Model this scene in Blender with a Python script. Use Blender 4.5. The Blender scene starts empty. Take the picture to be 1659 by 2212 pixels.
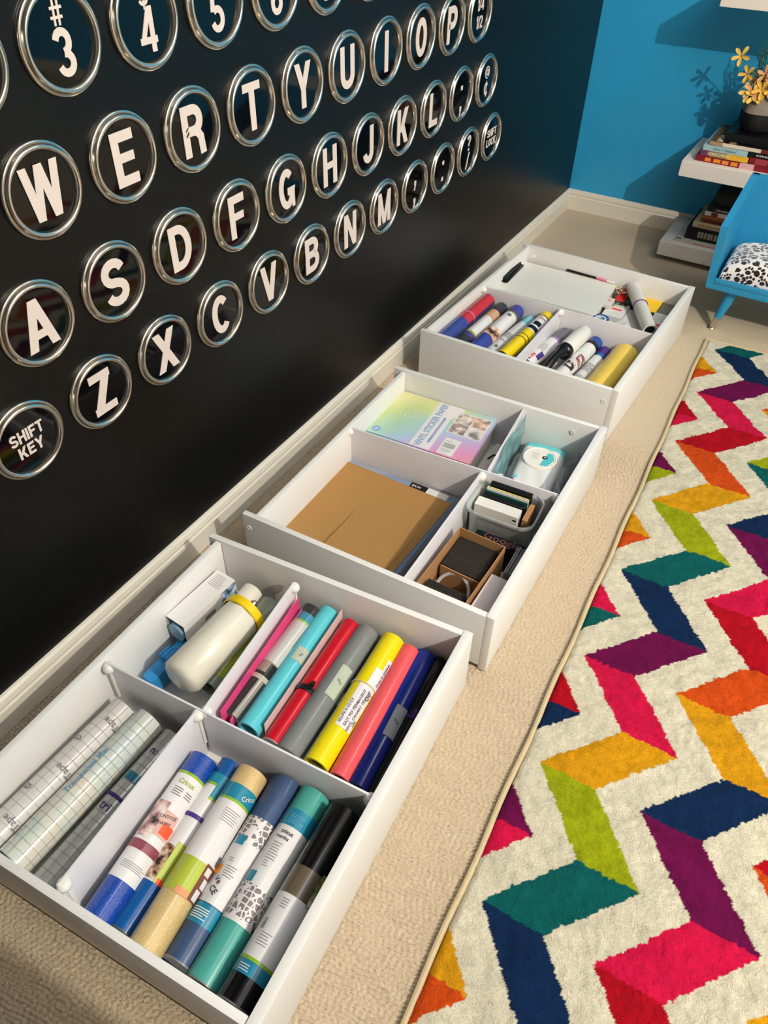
import bpy, bmesh, math, random
import numpy as np
from mathutils import Matrix, Vector
random.seed(7)
rng = np.random.default_rng(7)
sc = bpy.context.scene
COL = sc.collection
# ------------------------------------------------------------ camera, world, lamps, exposure
cam_d = bpy.data.cameras.new('camera'); cam = bpy.data.objects.new('camera', cam_d); COL.objects.link(cam)
cam_d.sensor_fit = 'VERTICAL'; cam_d.sensor_height = 36.0; cam_d.lens = 36.0 * 1627.96 / 2212.0
cam_d.shift_x = 39.6 / 2212.0; cam_d.shift_y = -53.1 / 2212.0; cam_d.clip_start = 0.01
CR, CU, CF = Vector((0.84708, 0.53147, 0.00149)), Vector((-0.36004, 0.57179, 0.73717)), Vector((-0.39093, 0.62498, -0.67570))
cm = Matrix.Identity(4)
for i in range(3):
    cm[i][0] = CR[i]; cm[i][1] = CU[i]; cm[i][2] = -CF[i]
cm.translation = Vector((1.002, -0.428, 1.339)); cam.matrix_world = cm
sc.camera = cam
sc.view_settings.view_transform = 'Standard'; sc.view_settings.look = 'None'
sc.view_settings.gamma = 1.0; sc.view_settings.use_curve_mapping = False
sc.view_settings.exposure = 0.0
w = bpy.data.worlds.new('world'); sc.world = w; w.use_nodes = True
w.node_tree.nodes['Background'].inputs[0].default_value = (0.75, 0.8, 0.9, 1)
w.node_tree.nodes['Background'].inputs[1].default_value = 0.16
def lamp(name, loc, power, size, color, target=None):
    d = bpy.data.lights.new(name, 'AREA'); d.shape = 'DISK'; d.size = size; d.energy = power; d.color = color
    o = bpy.data.objects.new(name, d); COL.objects.link(o); o.location = loc
    t = Vector(target) if target else Vector((loc[0], loc[1], 0))
    o.rotation_euler = (t - Vector(loc)).to_track_quat('-Z', 'Y').to_euler()
    return o
# ceiling downlight right of the camera throws the crisp shadows; disks are added fill
key = bpy.data.lights.new('downlight_or_fill', 'POINT'); key.energy = 266; key.shadow_soft_size = 0.014; key.color = (1.0, 0.93, 0.82)
key_o = bpy.data.objects.new('downlight_or_fill', key); COL.objects.link(key_o); key_o.location = (2.72, -0.17, 2.54)
lamp('downlight_or_fill', (1.8, 1.75, 2.66), 13, 0.6, (1.0, 0.95, 0.88))  # added soft fill that brightens the far end
lamp('downlight_or_fill', (1.2, 0.5, 2.66), 8, 0.7, (0.90, 0.93, 1.0))  # added weak cool fill for the drawer interiors

# ------------------------------------------------------------ materials
def lin(c):
    c = c / 255.0
    return c / 12.92 if c <= 0.04045 else ((c + 0.055) / 1.055) ** 2.4
def rgb(c): return (lin(c[0]), lin(c[1]), lin(c[2]), 1.0)
_mc = {}
def mat(c, rough=0.5, metal=0.0, coat=0.0, bump=0.0, bscale=300, kind=None, alpha=1.0, sheen=0.0):
    key = (tuple(c), rough, metal, coat, bump, bscale, kind, alpha, sheen)
    if key in _mc: return _mc[key]
    m = bpy.data.materials.new('paint_%d_%d_%d' % tuple(int(v) for v in c)); m.use_nodes = True
    nt = m.node_tree; b = nt.nodes['Principled BSDF']; b.inputs['Specular IOR Level'].default_value = 0.35
    b.inputs['Base Color'].default_value = rgb(c); b.inputs['Roughness'].default_value = rough
    b.inputs['Metallic'].default_value = metal; b.inputs['Coat Weight'].default_value = coat
    b.inputs['Coat Roughness'].default_value = 0.08; b.inputs['Sheen Weight'].default_value = sheen
    tc = nt.nodes.new('ShaderNodeTexCoord')
    nz = nt.nodes.new('ShaderNodeTexNoise'); nz.inputs['Scale'].default_value = bscale; nz.inputs['Detail'].default_value = 3
    nt.links.new(tc.outputs['Object'], nz.inputs['Vector'])
    if bump:
        bp = nt.nodes.new('ShaderNodeBump'); bp.inputs['Strength'].default_value = bump; bp.inputs['Distance'].default_value = 0.002
        nt.links.new(nz.outputs['Fac'], bp.inputs['Height']); nt.links.new(bp.outputs[0], b.inputs['Normal'])
    if kind == 'glitter':
        vo = nt.nodes.new('ShaderNodeTexVoronoi'); vo.inputs['Scale'].default_value = 900
        nt.links.new(tc.outputs['Object'], vo.inputs['Vector'])
        cr = nt.nodes.new('ShaderNodeValToRGB'); cr.color_ramp.elements[0].position = 0.80; cr.color_ramp.elements[1].position = 0.99
        a = rgb(c); cr.color_ramp.elements[0].color = a
        cr.color_ramp.elements[1].color = tuple(min(1, v * 1.6 + 0.15) for v in a[:3]) + (1,)
        nt.links.new(vo.outputs['Color'], cr.inputs[0]); nt.links.new(cr.outputs[0], b.inputs['Base Color'])
    elif kind == 'lace':
        vo = nt.nodes.new('ShaderNodeTexVoronoi'); vo.feature = 'DISTANCE_TO_EDGE'; vo.inputs['Scale'].default_value = 105
        vo.inputs['Randomness'].default_value = 0.55
        v2 = nt.nodes.new('ShaderNodeTexVoronoi'); v2.feature = 'F1'; v2.inputs['Scale'].default_value = 60
        nt.links.new(tc.outputs['Object'], vo.inputs['Vector']); nt.links.new(tc.outputs['Object'], v2.inputs['Vector'])
        cr = nt.nodes.new('ShaderNodeValToRGB'); cr.color_ramp.interpolation = 'CONSTANT'
        cr.color_ramp.elements[0].color = rgb((232, 228, 226)); cr.color_ramp.elements[1].position = 0.10; cr.color_ramp.elements[1].color = rgb(c)
        nt.links.new(vo.outputs['Distance'], cr.inputs[0])
        c2 = nt.nodes.new('ShaderNodeValToRGB'); c2.color_ramp.interpolation = 'CONSTANT'
        c2.color_ramp.elements[0].color = (1, 1, 1, 1); c2.color_ramp.elements[1].position = 0.22; c2.color_ramp.elements[1].color = (0, 0, 0, 1)
        nt.links.new(v2.outputs['Distance'], c2.inputs[0])
        mx = nt.nodes.new('ShaderNodeMix'); mx.data_type = 'RGBA'; mx.inputs['B'].default_value = rgb((230, 226, 224))
        nt.links.new(c2.outputs[0], mx.inputs['Factor']); nt.links.new(cr.outputs[0], mx.inputs['A']); nt.links.new(mx.outputs['Result'], b.inputs['Base Color'])
    elif kind == 'picture':   # photographic print: blotches of a few browns and creams
        nz.inputs['Scale'].default_value = bscale
        cr = nt.nodes.new('ShaderNodeValToRGB'); el = cr.color_ramp.elements
        el[0].position = 0.36; el[0].color = rgb((48, 36, 32)); el[1].position = 0.66; el[1].color = rgb((235, 225, 215))
        e = el.new(0.5); e.color = rgb(c)
        nt.links.new(nz.outputs['Fac'], cr.inputs[0]); nt.links.new(cr.outputs[0], b.inputs['Base Color'])
    elif kind == 'iris':      # faintly rainbow clear tape
        nz.inputs['Scale'].default_value = 22
        cr = nt.nodes.new('ShaderNodeValToRGB'); el = cr.color_ramp.elements
        el[0].position = 0.35; el[0].color = rgb((196, 208, 208)); el[1].position = 0.65; el[1].color = rgb((222, 214, 200))
        e = el.new(0.5); e.color = rgb((208, 216, 204))
        nt.links.new(nz.outputs['Fac'], cr.inputs[0]); nt.links.new(cr.outputs[0], b.inputs['Base Color'])
    elif kind == 'speckle':
        cr = nt.nodes.new('ShaderNodeValToRGB'); el = cr.color_ramp.elements; a = rgb(c)
        el[0].position = 0.3; el[0].color = tuple(v * 0.88 for v in a[:3]) + (1,); el[1].position = 0.7; el[1].color = a
        nt.links.new(nz.outputs['Fac'], cr.inputs[0]); nt.links.new(cr.outputs[0], b.inputs['Base Color'])
    else:
        mr = nt.nodes.new('ShaderNodeMapRange'); mr.inputs['To Min'].default_value = max(0.02, rough - 0.02); mr.inputs['To Max'].default_value = min(1, rough + 0.02)
        nt.links.new(nz.outputs['Fac'], mr.inputs['Value']); nt.links.new(mr.outputs[0], b.inputs['Roughness'])
    _mc[key] = m
    return m
def film_mat(op=0.03, tint=(240, 245, 248), rough=0.06, gain=0.22):
    key = ('film', op, tint, rough, gain)
    if key in _mc: return _mc[key]
    m = bpy.data.materials.new('clear_plastic'); m.use_nodes = True; nt = m.node_tree
    b = nt.nodes['Principled BSDF']; b.inputs['Base Color'].default_value = rgb(tint); b.inputs['Roughness'].default_value = rough
    tr = nt.nodes.new('ShaderNodeBsdfTransparent'); mx = nt.nodes.new('ShaderNodeMixShader')
    lw = nt.nodes.new('ShaderNodeLayerWeight'); lw.inputs[0].default_value = 0.25
    ma = nt.nodes.new('ShaderNodeMath'); ma.operation = 'MULTIPLY_ADD'; ma.inputs[1].default_value = gain; ma.inputs[2].default_value = op
    nt.links.new(lw.outputs['Fresnel'], ma.inputs[0]); nt.links.new(ma.outputs[0], mx.inputs[0])
    nt.links.new(tr.outputs[0], mx.inputs[1]); nt.links.new(b.outputs[0], mx.inputs[2])
    nt.links.new(mx.outputs[0], nt.nodes['Material Output'].inputs[0])
    _mc[key] = m
    return m
WHITE = mat((232, 231, 228), 0.42, bump=0.04, bscale=400)
DIVW = mat((226, 225, 230), 0.38)
PLW = mat((238, 236, 230), 0.3)
PAPER = mat((228, 226, 224), 0.5)
PRINT = mat((226, 224, 224), 0.25, coat=0.5)
BLACK = mat((18, 18, 20), 0.3)
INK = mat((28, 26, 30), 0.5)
GREY = mat((128, 128, 128), 0.4)
KRAFT = mat((168, 126, 72), 0.8, bump=0.15, bscale=700, kind='speckle')
KRAFT2 = mat((172, 128, 84), 0.8, bump=0.15, bscale=500, kind='speckle')
CHROME = mat((214, 208, 198), 0.22, metal=1.0, bump=0.05, bscale=60)
FILM = film_mat()

# ------------------------------------------------------------ mesh helpers
class MB:
    def __init__(s): s.v = []; s.f = []; s.m = []; s.mats = []
    def mi(s, m):
        if m not in s.mats: s.mats.append(m)
        return s.mats.index(m)
    def add(s, V, F, m, M=None):
        o = len(s.v); k = s.mi(m)
        for p in V:
            p = Vector(p)
            s.v.append(tuple(M @ p) if M is not None else tuple(p))
        for f in F: s.f.append(tuple(i + o for i in f)); s.m.append(k)
        return s
    def box(s, a, b, m, M=None, bev=0.0):
        if bev:
            bm = bmesh.new(); bmesh.ops.create_cube(bm, size=1)
            for v in bm.verts:
                v.co = Vector([(a[i] + b[i]) / 2 + v.co[i] * (b[i] - a[i]) for i in range(3)])
            bmesh.ops.bevel(bm, geom=list(bm.edges), offset=bev, segments=2, affect='EDGES', profile=0.6)
            bm.verts.index_update()
            s.add([v.co.copy() for v in bm.verts], [[v.index for v in f.verts] for f in bm.faces], m, M); bm.free()
            return s
        x0, y0, z0 = a; x1, y1, z1 = b
        V = [(x0, y0, z0), (x1, y0, z0), (x1, y1, z0), (x0, y1, z0), (x0, y0, z1), (x1, y0, z1), (x1, y1, z1), (x0, y1, z1)]
        return s.add(V, [(3, 2, 1, 0), (4, 5, 6, 7), (0, 1, 5, 4), (1, 2, 6, 5), (2, 3, 7, 6), (3, 0, 4, 7)], m, M)
    def prism(s, poly, z0, z1, m, M=None, cap=True):
        n = len(poly); V = [(p[0], p[1], z0) for p in poly] + [(p[0], p[1], z1) for p in poly]
        F = [(i, (i + 1) % n, n + (i + 1) % n, n + i) for i in range(n)]
        if cap: F += [tuple(range(n - 1, -1, -1)), tuple(range(n, 2 * n))]
        return s.add(V, F, m, M)
    def lathe(s, prof, m, n=48, M=None, axis='z', closed=False):
        V = []; F = []
        for (r, z) in prof:
            for i in range(n):
                a = 2 * math.pi * i / n
                if axis == 'z': V.append((r * math.cos(a), r * math.sin(a), z))
                else: V.append((z, r * math.sin(a), r * math.cos(a)))
        k = len(prof)
        for j in range(k if closed else k - 1):
            for i in range(n):
                a, b2 = j * n + i, j * n + (i + 1) % n; c, d = ((j + 1) % k) * n + (i + 1) % n, ((j + 1) % k) * n + i
                F.append((a, b2, c, d) if axis == 'z' else (d, c, b2, a))
        return s.add(V, F, m, M)
    def tube(s, pts, r, m, n=10, M=None, caps=True):
        pts = [Vector(p) for p in pts]; V = []; F = []
        rr = r if isinstance(r, (list, tuple)) else [r] * len(pts)
        t0 = (pts[1] - pts[0]).normalized(); u = t0.orthogonal().normalized()
        for i, p in enumerate(pts):
            t = (pts[min(i + 1, len(pts) - 1)] - pts[max(i - 1, 0)]).normalized()
            u = (u - t * u.dot(t)).normalized(); v = t.cross(u)
            for j in range(n):
                a = 2 * math.pi * j / n; V.append(p + (u * math.cos(a) + v * math.sin(a)) * rr[i])
        for i in range(len(pts) - 1):
            for j in range(n): F.append((i * n + j, i * n + (j + 1) % n, (i + 1) * n + (j + 1) % n, (i + 1) * n + j))
        if caps: F.append(tuple(range(n - 1, -1, -1))); F.append(tuple(range((len(pts) - 1) * n, len(pts) * n)))
        return s.add(V, F, m, M)
    def build(s, name, parent=None, M=None, smooth=35):
        me = bpy.data.meshes.new(name); me.from_pydata(s.v, [], s.f)
        for m in s.mats: me.materials.append(m)
        me.polygons.foreach_set('material_index', s.m)
        if smooth:
            me.polygons.foreach_set('use_smooth', [True] * len(s.f)); me.update()
            try: me.set_sharp_from_angle(angle=math.radians(smooth))
            except Exception: pass
        me.update()
        o = bpy.data.objects.new(name, me); COL.objects.link(o)
        if parent: o.parent = parent
        if M is not None: o.matrix_local = M
        return o
def tag(o, label, cat, group=None, kind=None):
    if label: o['label'] = label
    if cat: o['category'] = cat
    if group: o['group'] = group
    if kind: o['kind'] = kind
    return o
def thing(name, label, cat, M, group=None):
    o = bpy.data.objects.new(name, None); o.empty_display_size = 0.02; COL.objects.link(o); o.matrix_world = M
    return tag(o, label, cat, group)
def struct(o): o['kind'] = 'structure'; return o
def T(x, y, z): return Matrix.Translation((x, y, z))
def RZ(d): return Matrix.Rotation(math.radians(d), 4, 'Z')
def frame(o, x, y, z):
    m = Matrix.Identity(4)
    for i in range(3): m[i][0] = x[i]; m[i][1] = y[i]; m[i][2] = z[i]; m[i][3] = o[i]
    return m

# ------------------------------------------------------------ block lettering built from strokes
def arc(cx, cy, rx, ry, a0, a1, n=12):
    return [(cx + rx * math.cos(math.radians(a0 + (a1 - a0) * i / n)), cy + ry * math.sin(math.radians(a0 + (a1 - a0) * i / n))) for i in range(n + 1)]
def ribbon(pts, t, closed=False):
    n = len(pts); L = []; R = []
    for i in range(n):
        a = pts[i - 1] if (i > 0 or closed) else None; c = pts[(i + 1) % n] if (i < n - 1 or closed) else None; b = pts[i]
        d1 = (Vector(b) - Vector(a)).normalized() if a else None; d2 = (Vector(c) - Vector(b)).normalized() if c else None
        if d1 is None: d1 = d2
        if d2 is None: d2 = d1
        n1 = Vector((-d1.y, d1.x)); n2 = Vector((-d2.y, d2.x)); mn = (n1 + n2).normalized(); k = t / 2 / max(0.5, mn.dot(n1))
        L.append(Vector(b) + mn * k); R.append(Vector(b) - mn * k)
    q = []
    for i in range(n if closed else n - 1):
        j = (i + 1) % n; q.append([R[i], R[j], L[j], L[i]])
    return q
TH = 0.19
def dia(x0, y0, x1, y1, wx=0.2):     # slanted stroke cut level at both ends
    return [[Vector((x0, y0)), Vector((x0 + wx, y0)), Vector((x1 + wx, y1)), Vector((x1, y1))]] if y1 > y0 else dia(x1, y1, x0, y0, wx)
def rb(*p, t=TH, c=False): return ribbon(list(p), t, c)
h = TH / 2
def glyph(ch):
    W_ = 0.66; r = W_ - h
    S_ = arc(.33, .70, .235, .205, 15, 270) ; S2 = arc(.33, .29, .235, .195, 90, -165)
    G = {
     'I': (.2, rb((h, 0), (h, 1))), 'T': (.62, rb((0, 1 - h), (.62, 1 - h), t=TH * .9) + rb((.31, 0), (.31, .95))),
     'E': (.6, rb((.58, h), (h, h), (h, 1 - h), (.58, 1 - h), t=TH) + rb((h, .52), (.54, .52), t=TH * .9)),
     'F': (.58, rb((h, 0), (h, 1 - h), (.57, 1 - h)) + rb((h, .5), (.52, .5), t=TH * .9)),
     'L': (.56, rb((h, 1), (h, h), (.56, h))), 'H': (W_, rb((h, 0), (h, 1)) + rb((r, 0), (r, 1)) + rb((h, .52), (r, .52), t=TH * .9)),
     'N': (W_, rb((h, 0), (h, 1)) + rb((r, 0), (r, 1)) + dia(0, 1, W_ - .2, 0)),
     'M': (.8, rb((h, 0), (h, 1)) + rb((.8 - h, 0), (.8 - h, 1)) + dia(0, 1, .31, 0, .19) + dia(.61, 1, .30, 0, .19)),
     'W': (.95, dia(0, 1, .17, 0, .19) + dia(.38, 1, .17, 0, .18) + dia(.38, 1, .59, 0, .19) + dia(.76, 1, .59, 0, .19)),
     'V': (.7, dia(0, 1, .25, 0) + dia(.5, 1, .25, 0)), 'A': (.74, dia(0, 0, .27, 1) + dia(.54, 0, .27, 1) + rb((.15, .3), (.6, .3), t=.16)),
     'X': (.7, dia(0, 0, .48, 1, .22) + dia(0, 1, .48, 0, .22)), 'Z': (.62, rb((.02, 1 - h), (.6, 1 - h), t=.18) + rb((0, h), (.62, h), t=.18) + dia(0, .1, .37, .9, .24)),
     'Y': (.68, dia(0, 1, .24, .42, .2) + dia(.48, 1, .24, .42, .2) + rb((.34, 0), (.34, .5))),
     'K': (.68, rb((h, 0), (h, 1)) + dia(.12, .35, .44, 1, .22) + dia(.2, .55, .45, 0, .22)),
     'U': (W_, rb(*([(h, 1)] + arc(.33, .32, .235, .225, 180, 360) + [(r, 1)]))), 'J': (.52, rb(*(arc(.25, .29, .18, .195, 185, 360) + [(.43, 1)]))),
     'O': (W_, rb(*arc(.33, .5, .235, .405, 0, 345, 23), c=True)), 'C': (W_, rb(*arc(.33, .5, .235, .405, 42, 318, 22))),
     'G': (W_, rb(*(arc(.33, .5, .235, .405, 45, 330, 22) + [(.565, .42), (.36, .42)]), t=.185) + rb((.59, .42), (.59, 0), t=.12)),
     'D': (W_, rb(*([(h, h)] + [(h, 1 - h)] + arc(.27, .5, .295, .405, 90, -90, 16)), c=True)),
     'P': (.64, rb(*([(h, 0), (h, 1 - h)] + arc(.33, .69, .21, .215, 90, -90) + [(h, .475)]))),
     'R': (.68, rb(*([(h, 0), (h, 1 - h)] + arc(.35, .70, .2, .205, 90, -90) + [(h, .495)])) + rb((.33, .5), (.45, .45), (.53, .34), (.56, 0), t=.185)),
     'B': (.66, rb(*([(h, .5), (h, 1 - h)] + arc(.34, .715, .195, .19, 90, -90)), c=True) + rb(*([(h, h), (h, .52)] + arc(.35, .305, .215, .21, 90, -90)), c=True)),
     'S': (W_, rb(*(S_ + S2[1:]))),
     '2': (.6, rb(*(arc(.3, .70, .205, .205, 170, -40) + [(.1, .14)]), t=.17) + rb((0, h * .95), (.6, h * .95), t=.17)),
     '3': (.6, rb(*arc(.29, .71, .19, .205, 165, -90), t=.17) + rb(*arc(.29, .285, .205, .2, 90, -165), t=.17)),
     '4': (.62, rb((.46, 0), (.46, 1), t=.17) + rb((0, .27), (.62, .27), t=.15) + dia(0, .22, .36, 1, .17)),
     '5': (.6, rb((.54, 1 - .085), (.14, 1 - .085), (.105, .5), t=.17) + rb(*arc(.28, .32, .215, .235, 130, -160, 16), t=.17)),
     '6': (.6, rb(*arc(.3, .3, .205, .215, 0, 345, 23), t=.17, c=True) + rb(*(arc(.33, .6, .235, .315, 45, 180, 10) + [(.095, .3)]), t=.17)),
     '7': (.6, rb((0, .915), (.6, .915), t=.17) + dia(.12, 0, .4, .9, .19)),
     '8': (.6, rb(*arc(.3, .72, .18, .195, 0, 345, 23), t=.16, c=True) + rb(*arc(.3, .29, .21, .21, 0, 345, 23), t=.17, c=True)),
     '1': (.4, rb((.28, 0), (.28, 1), t=.18) + dia(.02, .68, .2, 1, .2)),
     '#': (.7, rb((.2, .05), (.28, .98), t=.11) + rb((.44, .05), (.52, .98), t=.11) + rb((.02, .34), (.66, .34), t=.11) + rb((.06, .68), (.7, .68), t=.11)),
     '$': (W_, rb(*(S_ + S2[1:]), t=.15) + rb((.33, -.12), (.33, 1.12), t=.09)),
     '%': (.8, rb(*arc(.17, .76, .12, .17, 0, 345, 15), t=.1, c=True) + rb(*arc(.63, .24, .12, .17, 0, 345, 15), t=.1, c=True) + dia(.18, 0, .5, 1, .11)),
     '@': (.9, rb(*arc(.45, .5, .38, .43, -50, 285, 24), t=.1) + rb(*arc(.45, .5, .16, .2, 0, 345, 15), t=.1, c=True) + rb((.63, .72), (.63, .4), (.74, .33), t=.09)),
     '~': (W_, rb(*arc(.33, .5, .235, .33, 42, 318, 22), t=.16) + rb((.36, 0), (.36, 1), t=.09)),
     '?': (.56, rb(*(arc(.28, .74, .19, .17, 175, -60) + [(.28, .42), (.28, .3)]), t=.17) + rb((.28, 0), (.28, .17), t=.18)),
     '/': (.5, dia(0, 0, .34, 1, .14)), ':': (.2, rb((.1, .08), (.1, .3), t=.22) + rb((.1, .7), (.1, .92), t=.22)),
     '.': (.24, rb((.12, 0), (.12, .24), t=.24)), ',': (.24, rb((.12, .03), (.12, .3), t=.22) + dia(-.02, -.25, .1, .06, .13)),
     '-': (.4, rb((.02, .45), (.38, .45), t=.12)), "'": (.2, rb((.1, .7), (.1, 1), t=.12)),
    }
    return G.get(ch, (.35, []))
def block_text(s, size, sp=.1, xs=1.0):
    x = 0; quads = []
    for ch in s:
        wd, q = glyph(ch)
        quads += [[((v.x + x) * size * xs, v.y * size) for v in f] for f in q]; x += wd + sp
    W_ = (x - sp) * size * xs
    return [[(p[0] - W_ / 2, p[1] - size / 2) for p in f] for f in quads]
def flat_faces(mb, quads, z, m, M=None, th=0.0):
    for i, f in enumerate(quads):
        zz = z + 0.00002 * (i % 7)
        if th: mb.prism(f, zz - th, zz, m, M)
        else: mb.add([(p[0], p[1], zz) for p in f], [tuple(range(len(f)))], m, M)
_tc = {}
def type_text(s, size, bold=0.0):
    key = (s, round(size, 5), bold)
    if key in _tc: return _tc[key]
    cu = bpy.data.curves.new('lettering', 'FONT'); cu.body = s; cu.size = size; cu.align_x = 'CENTER'; cu.align_y = 'CENTER'
    cu.resolution_u = 2; cu.offset = bold * size
    o = bpy.data.objects.new('lettering', cu); COL.objects.link(o)
    me = bpy.data.meshes.new_from_object(o.evaluated_get(bpy.context.evaluated_depsgraph_get()))
    fs = [[tuple(me.vertices[i].co[:2]) for i in p.vertices] for p in me.polygons]
    COL.objects.unlink(o); bpy.data.objects.remove(o); bpy.data.curves.remove(cu); bpy.data.meshes.remove(me)
    _tc[key] = fs
    return fs
def lines(n, w_, dy, hh, rag=0.3):
    out = []
    for i in range(n):
        ww = w_ * (1 - rag * random.random()); y = -i * dy
        out.append([(-w_ / 2, y), (-w_ / 2 + ww, y), (-w_ / 2 + ww, y + hh), (-w_ / 2, y + hh)])
    return out
def bars(w_, h_, n=14):
    out = []; x = -w_ / 2
    while x < w_ / 2:
        a = w_ / n * random.uniform(.25, .8); out.append([(x, -h_ / 2), (x + a, -h_ / 2), (x + a, h_ / 2), (x, h_ / 2)]); x += a + w_ / n * random.uniform(.3, .7)
    return out

# ------------------------------------------------------------ room shell
YW = 2.841; XR = 4.3; YF = -1.9; ZC = 2.7
def carpet_mat():
    m = bpy.data.materials.new('loop_carpet'); m.use_nodes = True; nt = m.node_tree; b = nt.nodes['Principled BSDF']; L = nt.links.new
    b.inputs['Roughness'].default_value = 0.95; b.inputs['Sheen Weight'].default_value = 0.15
    tc = nt.nodes.new('ShaderNodeTexCoord')
    mp = nt.nodes.new('ShaderNodeMapping'); mp.inputs['Rotation'].default_value = (0, 0, math.radians(-12)); L(tc.outputs['Object'], mp.inputs[0])
    n1 = nt.nodes.new('ShaderNodeTexNoise'); n1.inputs['Scale'].default_value = 42; n1.inputs['Detail'].default_value = 3; L(mp.outputs[0], n1.inputs['Vector'])
    sub = nt.nodes.new('ShaderNodeVectorMath'); sub.operation = 'SUBTRACT'; sub.inputs[1].default_value = (.5, .5, .5); L(n1.outputs['Color'], sub.inputs[0])
    scl = nt.nodes.new('ShaderNodeVectorMath'); scl.operation = 'SCALE'; scl.inputs['Scale'].default_value = 0.010; L(sub.outputs[0], scl.inputs[0])
    ad = nt.nodes.new('ShaderNodeVectorMath'); L(mp.outputs[0], ad.inputs[0]); L(scl.outputs[0], ad.inputs[1])
    wv = nt.nodes.new('ShaderNodeTexWave'); wv.bands_direction = 'Y'; wv.inputs['Scale'].default_value = 52; wv.inputs['Distortion'].default_value = 1.2; wv.inputs['Detail'].default_value = 1; L(ad.outputs[0], wv.inputs['Vector'])
    m2 = nt.nodes.new('ShaderNodeMapping'); m2.inputs['Scale'].default_value = (.55, 1, 1); L(ad.outputs[0], m2.inputs[0])
    n2 = nt.nodes.new('ShaderNodeTexNoise'); n2.inputs['Scale'].default_value = 330; n2.inputs['Detail'].default_value = 2; L(m2.outputs[0], n2.inputs['Vector'])
    mx = nt.nodes.new('ShaderNodeMath'); mx.operation = 'MULTIPLY_ADD'; mx.inputs[1].default_value = 1.3; L(n2.outputs['Fac'], mx.inputs[0]); L(wv.outputs['Fac'], mx.inputs[2])
    bp = nt.nodes.new('ShaderNodeBump'); bp.inputs['Strength'].default_value = 0.5; bp.inputs['Distance'].default_value = 0.0015; L(mx.outputs[0], bp.inputs['Height']); L(bp.outputs[0], b.inputs['Normal'])
    n3 = nt.nodes.new('ShaderNodeTexNoise'); n3.inputs['Scale'].default_value = 600; n3.inputs['Detail'].default_value = 2; L(tc.outputs['Object'], n3.inputs['Vector'])
    cr = nt.nodes.new('ShaderNodeValToRGB'); cr.color_ramp.elements[0].position = .3; cr.color_ramp.elements[0].color = rgb((174, 156, 130)); cr.color_ramp.elements[1].position = .7; cr.color_ramp.elements[1].color = rgb((202, 184, 158))
    L(n3.outputs['Fac'], cr.inputs[0]); L(cr.outputs[0], b.inputs['Base Color'])
    return m
def wall(name, a, b, m): return struct(MB().box(a, b, m).build(name, smooth=0))
BLUE = mat((46, 162, 216), 0.42, bump=0.25, bscale=260)
BWALL = mat((5, 7, 8), 0.37, bump=0.10, bscale=180); BWALL.node_tree.nodes['Principled BSDF'].inputs['Specular IOR Level'].default_value = 0.26
def vnoise(x, y, seed):
    r_ = np.random.default_rng(seed); G = r_.random((512, 512)); xi = np.floor(x).astype(int); yi = np.floor(y).astype(int); fx = x - xi; fy = y - yi
    fx = fx * fx * (3 - 2 * fx); fy = fy * fy * (3 - 2 * fy); g = lambda a, b: G[a % 512, b % 512]
    return (g(xi, yi) * (1 - fx) + g(xi + 1, yi) * fx) * (1 - fy) + (g(xi, yi + 1) * (1 - fx) + g(xi + 1, yi + 1) * fx) * fy
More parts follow.
